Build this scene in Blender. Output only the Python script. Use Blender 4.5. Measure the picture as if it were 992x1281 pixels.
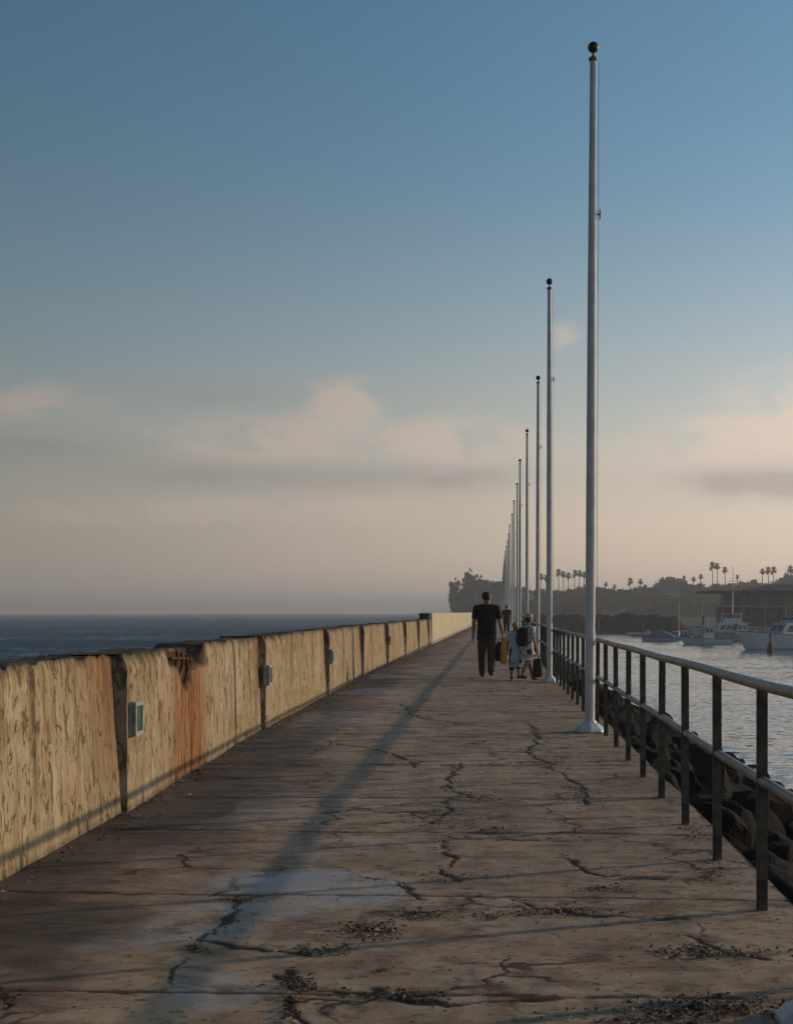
import bpy, bmesh, math, random
import numpy as np
from mathutils import Vector, Matrix, Euler
R = math.radians
random.seed(11); rng = np.random.default_rng(7)
S = bpy.context.scene
C = S.collection
for o in list(bpy.data.objects): bpy.data.objects.remove(o)

# ------------------------------------------------------------------ camera
EYE = 1.35                      # eye height above the deck (deck is z = 0)
SEA = -3.0                      # water level
F = 1700.0                      # focal length in units of a 1281-high frame
cd = bpy.data.cameras.new('camera'); cam = bpy.data.objects.new('camera', cd); C.objects.link(cam)
cam.location = (0, 0, EYE); cam.rotation_euler = (R(90), 0, 0)
cd.sensor_fit = 'VERTICAL'; cd.sensor_height = 36; cd.lens = 36 * F / 1281
cd.shift_x = -109 / 1281; cd.shift_y = 125.5 / 1281
cd.clip_start = 0.05; cd.clip_end = 20000
S.camera = cam

# ------------------------------------------------------------------ light
SUN_EL = 13.0; SUN_AZ = 68.0    # azimuth from +Y towards +X
sd = bpy.data.lights.new('sun', 'SUN'); sun = bpy.data.objects.new('sun', sd); C.objects.link(sun)
sd.energy = 2.15; sd.angle = R(0.5); sd.color = (1.0, 0.73, 0.45)
to_sun = Vector((math.sin(R(SUN_AZ)) * math.cos(R(SUN_EL)), math.cos(R(SUN_AZ)) * math.cos(R(SUN_EL)), math.sin(R(SUN_EL))))
sun.rotation_euler = to_sun.to_track_quat('Z', 'Y').to_euler()
SKY_STRENGTH = 0.10
S.view_settings.view_transform = 'Standard'
S.view_settings.look = 'None'
S.view_settings.gamma = 1.0
S.view_settings.use_curve_mapping = False
S.view_settings.exposure = -0.08

W = bpy.data.worlds.new('World'); S.world = W; W.use_nodes = True
wn, wl = W.node_tree.nodes, W.node_tree.links
wn.clear()
def wmath(op, a, b=None, c=None, clamp=False):
    n = wn.new('ShaderNodeMath'); n.operation = op; n.use_clamp = clamp
    for i, v in enumerate((a, b, c)):
        if v is None: continue
        if isinstance(v, (int, float)): n.inputs[i].default_value = v
        else: wl.new(v, n.inputs[i])
    return n.outputs[0]
def wmix(f, a, b, mode='MIX'):
    n = wn.new('ShaderNodeMix'); n.data_type = 'RGBA'; n.blend_type = mode
    if isinstance(f, (int, float)): n.inputs[0].default_value = f
    else: wl.new(f, n.inputs[0])
    for i, v in ((6, a), (7, b)):
        if isinstance(v, tuple): n.inputs[i].default_value = (*v, 1)
        else: wl.new(v, n.inputs[i])
    return n.outputs[2]
out = wn.new('ShaderNodeOutputWorld'); bg = wn.new('ShaderNodeBackground')
sky = wn.new('ShaderNodeTexSky'); sky.sky_type = 'NISHITA'; sky.sun_disc = False
sky.sun_elevation = R(SUN_EL); sky.sun_rotation = R(SUN_AZ)
sky.air_density = 1.25; sky.dust_density = 0.4; sky.ozone_density = 3.0; sky.altitude = 0
tc = wn.new('ShaderNodeTexCoord'); sp = wn.new('ShaderNodeSeparateXYZ'); wl.new(tc.outputs['Generated'], sp.inputs[0])
az = wmath('ARCTAN2', sp.outputs[0], sp.outputs[1]); el = wmath('ARCSINE', sp.outputs[2])
def gauss(a0, e0, sa, se):
    u = wmath('DIVIDE', wmath('SUBTRACT', az, a0), sa); v = wmath('DIVIDE', wmath('SUBTRACT', el, e0), se)
    return wmath('EXPONENT', wmath('MULTIPLY', wmath('ADD', wmath('MULTIPLY', u, u), wmath('MULTIPLY', v, v)), -1.0))
def blobs(lst):
    s = None
    for (x, y, sx, sy, k) in lst:
        g = wmath('MULTIPLY', gauss((x - 605) / F, (766 - y) / F, sx / F, sy / F), k)
        s = g if s is None else wmath('ADD', s, g)
    return s
def wnoise(ka, ke, scale, detail, off=0.0, dist=0.0):
    cb = wn.new('ShaderNodeCombineXYZ')
    wl.new(wmath('MULTIPLY', az, ka), cb.inputs[0]); wl.new(wmath('MULTIPLY_ADD', el, ke, off), cb.inputs[1]); cb.inputs[2].default_value = off
    n = wn.new('ShaderNodeTexNoise'); n.inputs['Scale'].default_value = scale; n.inputs['Detail'].default_value = detail
    n.inputs['Roughness'].default_value = 0.52; n.inputs['Distortion'].default_value = dist
    wl.new(cb.outputs[0], n.inputs['Vector']); return n.outputs['Fac']
n1 = wnoise(1.0, 2.1, 21.0, 8.0, 0.0, 0.35)
n2 = wnoise(1.0, 3.2, 5.0, 4.0, 3.7, 0.2)
# cloud bank low over the horizon, thickest where the bank is in the photograph, broken elsewhere
bright = blobs([(20, 522, 120, 34, .75), (300, 556, 105, 30, .85), (432, 503, 46, 26, .95), (410, 556, 90, 28, .55), (565, 556, 80, 32, 1.0), (400, 640, 180, 20, .85), (130, 648, 170, 20, .6), (480, 690, 220, 22, .45),
                (955, 560, 100, 36, 1.0), (1050, 520, 150, 60, .7), (705, 425, 24, 20, .5), (740, 575, 110, 40, .35), (820, 665, 200, 26, .55)])
band = wmath('EXPONENT', wmath('MULTIPLY', wmath('POWER', wmath('DIVIDE', wmath('SUBTRACT', el, 0.10), 0.07), 2.0), -1.0))
away = wmath('GREATER_THAN', wmath('ABSOLUTE', wmath('ADD', az, 0.03)), 0.40)
elsewhere = wmath('MULTIPLY', wmath('MULTIPLY', band, wmath('MULTIPLY', n2, 1.1)), away)
dens = wmath('MULTIPLY', wmath('ADD', bright, elsewhere), wmath('MULTIPLY_ADD', n1, 3.2, -0.82, True))
sm = wn.new('ShaderNodeMapRange'); sm.interpolation_type = 'SMOOTHSTEP'
wl.new(dens, sm.inputs[0]); sm.inputs[1].default_value = 0.05; sm.inputs[2].default_value = 0.72
cloud = sm.outputs[0]
shade = wmath('MULTIPLY', blobs([(320, 600, 170, 17, .95), (570, 598, 110, 16, .95), (945, 608, 100, 19, 1.25), (60, 572, 130, 17, .7), (1080, 604, 140, 24, 1.1), (300, 500, 110, 14, .4)]),
              wmath('MULTIPLY_ADD', n1, 1.8, -0.2, True), None, True)
hz = wmath('EXPONENT', wmath('MULTIPLY', wmath('POWER', wmath('DIVIDE', wmath('MAXIMUM', el, 0.0), 0.180), 2.0), -1.0), None, None, True)                 # thick air near the horizon
sunward = wmath('MULTIPLY_ADD', wmath('COSINE', wmath('SUBTRACT', az, R(SUN_AZ))), 0.5, 0.5)
glow = wmath('POWER', sunward, 3.0)
haze_col = wmix(glow, (1.28, 1.32, 1.27), (19.0, 13.9, 11.0))
dim = wmath('MULTIPLY_ADD', sunward, 1.15, 0.26)
dc = wn.new('ShaderNodeCombineColor')
for i_, k_ in enumerate((.90, 1.06, 1.05)): wl.new(wmath('MULTIPLY', dim, k_), dc.inputs[i_])
c0 = wmix(1.0, sky.outputs[0], dc.outputs[0], 'MULTIPLY')
HAZE_MIX = 0.86
c1 = wmix(wmath('MULTIPLY', hz, HAZE_MIX), c0, haze_col)
c2 = wmix(wmath('MULTIPLY', cloud, 0.72), c1, wmix(glow, (2.30, 2.15, 1.95), (16.0, 12.2, 9.7)))
c3 = wmix(wmath('MULTIPLY', shade, 0.72), c2, wmix(glow, (1.2, 1.25, 1.3), (8.4, 7.0, 6.3)))
wl.new(c3, bg.inputs[0]); bg.inputs[1].default_value = SKY_STRENGTH
wl.new(bg.outputs[0], out.inputs[0])

S.render.engine = 'CYCLES'
S.cycles.volume_bounces = 1
S.cycles.max_bounces = 6

# ------------------------------------------------------------------ helpers
def at(x, y, Y):                # the point at distance Y seen in direction (x, y) of the 992 x 1281 view
    return Vector(((x - 605) * Y / F, Y, EYE - (y - 766) * Y / F))
def onground(x, y):
    Y = EYE * F / (y - 766.0); return ((x - 605) * Y / F, Y)

def vnoise(x, y, seed=0):
    x = np.asarray(x, float); y = np.asarray(y, float)
    xi = np.floor(x).astype(np.int64); yi = np.floor(y).astype(np.int64)
    fx = x - xi; fy = y - yi; fx = fx * fx * (3 - 2 * fx); fy = fy * fy * (3 - 2 * fy)
    def h(i, j):
        n = (i * 374761393 + j * 668265263 + seed * 974711) & 0x7fffffff
        n = ((n ^ (n >> 13)) * 1274126177) & 0x7fffffff
        return ((n ^ (n >> 16)) & 0xffff) / 65535.0
    return (h(xi, yi) * (1 - fx) + h(xi + 1, yi) * fx) * (1 - fy) + (h(xi, yi + 1) * (1 - fx) + h(xi + 1, yi + 1) * fx) * fy
def fbm(x, y, seed=0, octs=4):
    s = 0; a = .5; t = 0
    for k in range(octs):
        s = s + a * vnoise(np.asarray(x) * 2 ** k, np.asarray(y) * 2 ** k, seed + k); t += a; a *= .5
    return s / t
def sstep(a, b, x):
    t = np.clip((np.asarray(x, float) - a) / (b - a), 0, 1); return t * t * (3 - 2 * t)

def link(name, me, mat=None, parent=None):
    o = bpy.data.objects.new(name, me); C.objects.link(o)
    if mat and not me.materials: me.materials.append(mat)
    if parent: o.parent = parent
    return o
def tag(o, label=None, cat=None, group=None, kind=None):
    if label: o['label'] = label
    if cat: o['category'] = cat
    if group: o['group'] = group
    if kind: o['kind'] = kind
    return o
def empty(name, loc, label, cat, group=None, rz=0, rot=None):
    o = bpy.data.objects.new(name, None); C.objects.link(o); o.location = loc; o.rotation_euler = rot or (0, 0, rz)
    o.empty_display_size = .2
    return tag(o, label, cat, group)
def copy_tree(o, parent=None):
    c = o.copy(); C.objects.link(c)
    if parent: c.parent = parent
    for ch in list(o.children): copy_tree(ch, c)
    return c
def grid_mesh(name, P, attrs=None, smooth=True, flip=False):
    n, m = P.shape[:2]
    me = bpy.data.meshes.new(name)
    idx = np.arange(n * m).reshape(n, m)
    q = np.stack([idx[:-1, :-1], idx[:-1, 1:], idx[1:, 1:], idx[1:, :-1]], -1).reshape(-1, 4)
    if flip: q = q[:, ::-1]
    me.vertices.add(n * m); me.vertices.foreach_set('co', np.ascontiguousarray(P, dtype=np.float32).ravel())
    me.loops.add(q.size); me.loops.foreach_set('vertex_index', np.ascontiguousarray(q, dtype=np.int32).ravel())
    me.polygons.add(len(q)); me.polygons.foreach_set('loop_start', np.arange(0, q.size, 4, dtype=np.int32))
    me.polygons.foreach_set('loop_total', np.full(len(q), 4, dtype=np.int32))
    me.polygons.foreach_set('use_smooth', np.full(len(q), smooth, dtype=bool))
    me.update(calc_edges=True); me.validate()
    for k, v in (attrs or {}).items():
        a = me.attributes.new(k, 'FLOAT', 'POINT'); a.data.foreach_set('value', np.ascontiguousarray(v, dtype=np.float32).ravel())
    return me

class MB:
    def __init__(s): s.v = []; s.f = []; s.sm = []
    def add(s, vs, fs, smooth=False):
        k = len(s.v); s.v += [tuple(p) for p in vs]; s.f += [tuple(i + k for i in f) for f in fs]; s.sm += [smooth] * len(fs); return s
    def box(s, c, d, rz=0, M=None):
        vs = []
        for z in (-.5, .5):
            for (x, y) in ((-.5, -.5), (.5, -.5), (.5, .5), (-.5, .5)): vs.append(Vector((x * d[0], y * d[1], z * d[2])))
        m = Matrix.Rotation(rz, 3, 'Z')
        if M is not None: m = M
        vs = [m @ p + Vector(c) for p in vs]
        return s.add(vs, [(3, 2, 1, 0), (4, 5, 6, 7), (0, 1, 5, 4), (1, 2, 6, 5), (2, 3, 7, 6), (3, 0, 4, 7)])
    def path(s, pts, r, n=10, cap=True, smooth=True):
        pts = [Vector(p) for p in pts]; rs = r if isinstance(r, (list, tuple)) else [r] * len(pts)
        vs = []; up = None
        for i, p in enumerate(pts):
            t = (pts[min(i + 1, len(pts) - 1)] - pts[max(i - 1, 0)]).normalized()
            if up is None: up = Vector((0, 0, 1)) if abs(t.z) < .9 else Vector((1, 0, 0))
            a = t.cross(up).normalized(); b = a.cross(t).normalized(); up = b
            for k in range(n):
                w = 2 * math.pi * k / n; vs.append(p + (a * math.cos(w) + b * math.sin(w)) * rs[i])
        fs = []
        for i in range(len(pts) - 1):
            for k in range(n): fs.append((i * n + k, (i + 1) * n + k, (i + 1) * n + (k + 1) % n, i * n + (k + 1) % n))
        s.add(vs, fs, smooth)
        if cap:
            s.add(vs[:n], [tuple(range(n))]); s.add(vs[-n:], [tuple(reversed(range(n)))])
        return s
    def lathe(s, prof, n=20, c=(0, 0, 0), smooth=True, sq=None):
        vs = []; c = Vector(c)
        for (r, z) in prof:
            for k in range(n):
                w = 2 * math.pi * (k + .5) / n; vs.append(c + Vector((r * math.cos(w), r * math.sin(w), z)))
        fs = []
        for i in range(len(prof) - 1):
            for k in range(n): fs.append((i * n + k, i * n + (k + 1) % n, (i + 1) * n + (k + 1) % n, (i + 1) * n + k))
        s.add(vs, fs, smooth)
        s.add(vs[:n], [tuple(reversed(range(n)))]); s.add(vs[-n:], [tuple(range(n))])
        return s
    def build(s, name, mat, parent=None, bevel=0):
        me = bpy.data.meshes.new(name); me.from_pydata(s.v, [], s.f); me.update()
        me.polygons.foreach_set('use_smooth', s.sm)
        if bevel:
            bm = bmesh.new(); bm.from_mesh(me); bmesh.ops.remove_doubles(bm, verts=bm.verts, dist=1e-5)
            es = [e for e in bm.edges if len(e.link_faces) == 2 and e.calc_face_angle(0) > .6]
            bmesh.ops.bevel(bm, geom=es, offset=bevel, segments=2, affect='EDGES', clamp_overlap=True)
            bm.to_mesh(me); bm.free()
        return link(name, me, mat, parent)

# ------------------------------------------------------------------ materials
class NT:
    def __init__(s, name):
        s.m = bpy.data.materials.new(name); s.m.use_nodes = True; s.t = s.m.node_tree; s.n = s.t.nodes; s.l = s.t.links
        s.b = s.n['Principled BSDF']
    def put(s, sock, v):
        if isinstance(v, (int, float)): sock.default_value = v
        elif isinstance(v, tuple): sock.default_value = (*v, 1) if len(v) == 3 and sock.type == 'RGBA' else v
        else: s.l.new(v, sock)
    def co(s, scale=(1, 1, 1), kind='Object'):
        t = s.n.new('ShaderNodeTexCoord'); m = s.n.new('ShaderNodeMapping'); m.inputs['Scale'].default_value = scale
        s.l.new(t.outputs[kind], m.inputs[0]); return m.outputs[0]
    def geo(s, scale=(1, 1, 1)):
        t = s.n.new('ShaderNodeNewGeometry'); m = s.n.new('ShaderNodeMapping'); m.inputs['Scale'].default_value = scale
        s.l.new(t.outputs['Position'], m.inputs[0]); return m.outputs[0]
    def noise(s, vec, scale, detail=4, rough=.55, dist=0):
        n = s.n.new('ShaderNodeTexNoise'); s.l.new(vec, n.inputs['Vector']); n.inputs['Scale'].default_value = scale
        n.inputs['Detail'].default_value = detail; n.inputs['Roughness'].default_value = rough; n.inputs['Distortion'].default_value = dist
        return n.outputs['Fac']
    def voro(s, vec, scale, feat='F1'):
        n = s.n.new('ShaderNodeTexVoronoi'); n.feature = feat; s.l.new(vec, n.inputs['Vector']); n.inputs['Scale'].default_value = scale
        return n.outputs['Distance']
    def rng(s, v, a, b, c=0., d=1.):
        n = s.n.new('ShaderNodeMapRange'); n.interpolation_type = 'SMOOTHSTEP'; s.put(n.inputs[0], v)
        for i, k in enumerate((a, b, c, d)): n.inputs[i + 1].default_value = k
        return n.outputs[0]
    def math(s, op, a, b=None, clamp=False):
        n = s.n.new('ShaderNodeMath'); n.operation = op; n.use_clamp = clamp; s.put(n.inputs[0], a)
        if b is not None: s.put(n.inputs[1], b)
        return n.outputs[0]
    def mix(s, f, a, b, mode='MIX'):
        n = s.n.new('ShaderNodeMix'); n.data_type = 'RGBA'; n.blend_type = mode
        s.put(n.inputs[0], f); s.put(n.inputs[6], a); s.put(n.inputs[7], b); return n.outputs[2]
    def attr(s, name):
        n = s.n.new('ShaderNodeAttribute'); n.attribute_name = name; return n.outputs['Fac']
    def bump(s, h, strength=.3, dist=.01, normal=None):
        n = s.n.new('ShaderNodeBump'); n.inputs['Strength'].default_value = strength; n.inputs['Distance'].default_value = dist
        s.l.new(h, n.inputs['Height'])
        if normal is not None: s.l.new(normal, n.inputs['Normal'])
        return n.outputs[0]
    def fin(s, col=None, rough=None, normal=None, metal=None, spec=None):
        if col is not None: s.put(s.b.inputs['Base Color'], col)
        if rough is not None: s.put(s.b.inputs['Roughness'], rough)
        if normal is not None: s.l.new(normal, s.b.inputs['Normal'])
        if metal is not None: s.put(s.b.inputs['Metallic'], metal)
        if spec is not None: s.put(s.b.inputs['Specular IOR Level'], spec)
        return s.m
def simple(name, col, rough=.6, metal=0, var=.25, scale=6., bump=0., spec=.5):
    t = NT(name); v = t.co(); n = t.noise(v, scale, 5)
    dark = tuple(c * (1 - var) for c in col); light = tuple(min(1, c * (1 + var)) for c in col)
    nm = t.bump(t.noise(v, scale * 4, 4), bump, .02) if bump else None
    return t.fin(t.mix(t.rng(n, .3, .7), dark, light), rough, nm, metal, spec)

def mat_wall():
    t = NT('weathered_concrete'); g = t.geo()
    streak = t.noise(t.geo((1, 5.5, .55)), 1.6, 6, .62, .35)
    fine = t.noise(t.geo((1, 16, 1.6)), 2.2, 5, .6)
    big = t.noise(g, .9, 4)
    pits = t.noise(t.geo((1, 1, .5)), 11, 6, .66, 1.2)
    grain = t.noise(g, 60, 4)
    oi = t.n.new('ShaderNodeObjectInfo'); rnd = oi.outputs['Random']
    col = t.mix(t.rng(big, .38, .62), (.36, .265, .155), (.44, .35, .235))
    col = t.mix(t.math('MULTIPLY', rnd, .55), col, t.mix(t.rng(t.noise(g, .35, 2), .42, .58), (.47, .365, .26), (.36, .25, .11)))
    col = t.mix(t.math('MULTIPLY', t.rng(t.noise(t.geo((1, 1.3, .8)), 2.6, 5, .65), .54, .62), .45), col, (.60, .51, .39))
    col = t.mix(t.math('MULTIPLY', t.rng(t.noise(t.geo((1, .8, .8)), 5.5, 6, .7, .6), .55, .62), .5), col, (.58, .48, .34))
    col = t.mix(t.math('MULTIPLY', t.rng(t.noise(t.geo((1, .9, .7)), 3.4, 6, .7, .8), .56, .66), .55), col, (.20, .135, .075))
    col = t.mix(t.math('MULTIPLY', t.rng(t.noise(t.geo((1, 1.6, .35)), 1.4, 5, .6), .54, .64), .55), col, (.19, .125, .065))
    col = t.mix(t.math('MULTIPLY', t.rng(streak, .50, .62), .6), col, (.225, .145, .075))
    col = t.mix(t.math('MULTIPLY', t.rng(fine, .55, .66), .4), col, (.16, .10, .05))
    sep = t.n.new('ShaderNodeSeparateXYZ'); t.l.new(g, sep.inputs[0]); z = sep.outputs[2]
    low = t.math('MULTIPLY', t.rng(z, .33, .0), t.rng(t.noise(g, 3.2, 4), .35, .6))
    col = t.mix(t.math('MULTIPLY', low, .45), col, (.30, .215, .075))
    pit = t.rng(pits, .545, .59)
    col = t.mix(t.math('MULTIPLY', pit, .85), col, (.085, .05, .022))
    drip = t.rng(t.math('ADD', t.noise(t.geo((1, 7, .25)), 2.0, 5, .6), t.math('MULTIPLY', t.math('SUBTRACT', z, 1.0), .55)), .50, .60)
    col = t.mix(t.math('MULTIPLY', drip, .7), col, (.11, .07, .035))
    col = t.mix(t.math('MULTIPLY', t.rng(grain, .35, .7), .3), col, (.48, .40, .29))
    rs = t.math('MULTIPLY', t.attr('rust'), t.rng(t.noise(t.geo((1, 9, .35)), 2.4, 5, .6, .2), .36, .52))
    rcol = t.mix(t.rng(t.noise(t.geo((1, 12, .5)), 2.6, 4), .4, .6), (.36, .13, .030), (.12, .048, .020))
    col = t.mix(t.math('MULTIPLY', rs, .92, True), col, rcol)
    gr = t.math('MULTIPLY', t.attr('grime_shade'), t.rng(t.noise(g, 7, 5), .22, .55), True)
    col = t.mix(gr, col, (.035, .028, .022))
    h = t.math('SUBTRACT', t.math('MULTIPLY', grain, .35), pit)
    return t.fin(col, .93, t.bump(h, .55, .012), None, .15)
def mat_pale():
    t = NT('pale_concrete'); g = t.geo()
    col = t.mix(t.rng(t.noise(t.geo((1, 1.2, .4)), 1.5, 5), .35, .65), (.52, .46, .32), (.60, .53, .38))
    col = t.mix(t.rng(t.noise(t.geo((1, 1.5, .15)), 3, 4), .6, .75, 0, .4), col, (.33, .27, .16))
    return t.fin(col, .92, None, None, .15)
def mat_deck():
    t = NT('deck_concrete'); g = t.geo()
    big = t.noise(t.geo((1, .55, 1)), 1.1, 5, .6, .3); mid = t.noise(t.geo((.95, 1.6, 1)), 3.2, 6, .62, .3); grain = t.noise(g, 90, 4, .65)
    spk = t.noise(t.geo((.9, 1.2, 1)), 17, 4, .6)
    col = t.mix(t.rng(big, .38, .62), (.40, .262, .158), (.53, .362, .23))
    col = t.mix(t.math('MULTIPLY', t.rng(mid, .45, .62), .65), col, (.185, .118, .070))
    col = t.mix(t.rng(grain, .42, .75, 0, .4), col, (.46, .37, .28))
    spots = t.rng(spk, .56, .64)
    col = t.mix(t.math('MULTIPLY', spots, .6), col, (.075, .055, .04))
    blot = t.rng(t.noise(t.geo((.8, 1.5, 1)), 4.5, 6, .68, .4), .53, .63)
    col = t.mix(t.math('MULTIPLY', blot, .5), col, (.54, .43, .31))
    strk = t.rng(t.noise(t.geo((.6, 2.3, 1)), 2.6, 5, .6, .25), .46, .60)
    gm = t.attr('grime_shade')
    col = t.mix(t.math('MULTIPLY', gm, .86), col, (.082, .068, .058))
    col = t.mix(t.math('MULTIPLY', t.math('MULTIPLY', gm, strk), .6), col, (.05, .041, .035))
    pt = t.attr('patch'); ptn = t.math('MULTIPLY', pt, t.rng(t.noise(t.geo((.6, 1.7, 1)), 2.3, 5, .6), .28, .62), True)
    col = t.mix(t.math('MULTIPLY', ptn, .72), col, (.43, .42, .41))
    wv = t.n.new('ShaderNodeVectorMath'); wv.operation = 'ADD'; t.l.new(g, wv.inputs[0])
    wn_ = t.n.new('ShaderNodeTexNoise'); t.l.new(g, wn_.inputs['Vector']); wn_.inputs['Scale'].default_value = 3.0; wn_.inputs['Detail'].default_value = 6
    ws = t.n.new('ShaderNodeVectorMath'); ws.operation = 'SCALE'; t.l.new(wn_.outputs['Color'], ws.inputs[0]); ws.inputs['Scale'].default_value = .55; t.l.new(ws.outputs[0], wv.inputs[1])
    vd = t.n.new('ShaderNodeTexVoronoi'); vd.feature = 'DISTANCE_TO_EDGE'; t.l.new(wv.outputs[0], vd.inputs['Vector']); vd.inputs['Scale'].default_value = .95
    hair = t.math('MULTIPLY', t.rng(vd.outputs['Distance'], .020, .007), t.rng(t.noise(g, .75, 3), .47, .56))
    col = t.mix(t.math('MULTIPLY', hair, .85), col, (.03, .022, .017))
    dirt = t.math('MULTIPLY', t.rng(vd.outputs['Distance'], .16, .0), t.rng(t.noise(g, 5, 5, .65), .5, .62))
    col = t.mix(t.math('MULTIPLY', dirt, .6), col, (.07, .046, .03))
    cr = t.attr('crack')
    col = t.mix(t.math('MULTIPLY', cr, .95, True), col, (.018, .014, .011))
    rough = t.math('ADD', t.math('SUBTRACT', .66, t.math('MULTIPLY', ptn, .2)), t.math('MULTIPLY', grain, .2))
    h = t.math('ADD', t.math('MULTIPLY', mid, .9), t.math('MULTIPLY', grain, .16))
    return t.fin(col, rough, t.bump(h, .5, .012), None, t.math('ADD', .16, t.math('MULTIPLY', ptn, .4)))
SEA_SLOPE, HARBOUR_SLOPE = 1.7, .5
def mat_water():
    t = NT('sea_water'); g = t.geo()
    sep = t.n.new('ShaderNodeSeparateXYZ'); t.l.new(g, sep.inputs[0])
    calm = t.rng(sep.outputs[0], -2, 6)
    gust = t.rng(t.noise(t.geo((.25, 1, 1)), .03, 3), .35, .65, .75, 1.15)
    def slope(scale, k, detail=4):
        n = t.n.new('ShaderNodeTexNoise'); t.l.new(t.geo(scale), n.inputs['Vector']); n.inputs['Scale'].default_value = 1.0; n.inputs['Detail'].default_value = detail; n.inputs['Roughness'].default_value = .6
        v = t.n.new('ShaderNodeVectorMath'); v.operation = 'SUBTRACT'; t.l.new(n.outputs['Color'], v.inputs[0]); v.inputs[1].default_value = (.5, .5, .5)
        m = t.n.new('ShaderNodeVectorMath'); m.operation = 'SCALE'; t.l.new(v.outputs[0], m.inputs[0]); t.put(m.inputs['Scale'], k); return m.outputs[0]
    k = t.math('MULTIPLY', gust, t.math('SUBTRACT', SEA_SLOPE, t.math('MULTIPLY', calm, SEA_SLOPE - HARBOUR_SLOPE)))
    va = t.n.new('ShaderNodeVectorMath'); va.operation = 'ADD'; t.l.new(slope((1.9, 3.0, 1), k), va.inputs[0]); t.l.new(slope((.12, .2, 1), t.math('MULTIPLY', k, .28), 2), va.inputs[1])
    fl = t.n.new('ShaderNodeVectorMath'); fl.operation = 'MULTIPLY'; t.l.new(va.outputs[0], fl.inputs[0]); fl.inputs[1].default_value = (1, 1, 0)
    up = t.n.new('ShaderNodeVectorMath'); up.operation = 'ADD'; t.l.new(fl.outputs[0], up.inputs[0])
    cx = t.n.new('ShaderNodeCombineXYZ'); cx.inputs[2].default_value = 1; t.l.new(t.math('MULTIPLY', t.math('SUBTRACT', 1.08, calm), -.31), cx.inputs[1]); t.l.new(cx.outputs[0], up.inputs[1])
    nv = t.n.new('ShaderNodeVectorMath'); nv.operation = 'NORMALIZE'; t.l.new(up.outputs[0], nv.inputs[0])
    col = t.mix(calm, (.018, .050, .058), (.125, .18, .205))
    foam = t.math('MULTIPLY', t.attr('foam'), t.rng(t.noise(g, 2.4, 6, .65), .46, .62), True)
    col = t.mix(foam, col, (.55, .55, .54))
    return t.fin(col, t.math('ADD', .10, t.math('MULTIPLY', foam, .5)), nv.outputs[0], None, .5)
def mat_rock():
    t = NT('wet_rock'); v = t.co(); n = t.noise(v, 2.2, 6, .65); f = t.noise(v, 18, 5)
    col = t.mix(t.rng(n, .3, .7), (.004, .0036, .0034), (.013, .011, .010))
    return t.fin(t.mix(t.rng(f, .5, .75, 0, .4), col, (.02, .018, .016)), .85, t.bump(t.math('ADD', n, t.math('MULTIPLY', f, .4)), 0.6, .06), None, .12)
def mat_leaf(name, a, b):
    t = NT(name); o = t.n.new('ShaderNodeObjectInfo'); r = o.outputs['Random']
    col = t.mix(t.rng(t.noise(t.co(), .9, 3), .35, .65), a, b)
    col = t.mix(t.math('MULTIPLY', r, .35), col, (.045, .05, .02))
    return t.fin(col, .75, None, None, .2)
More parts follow.
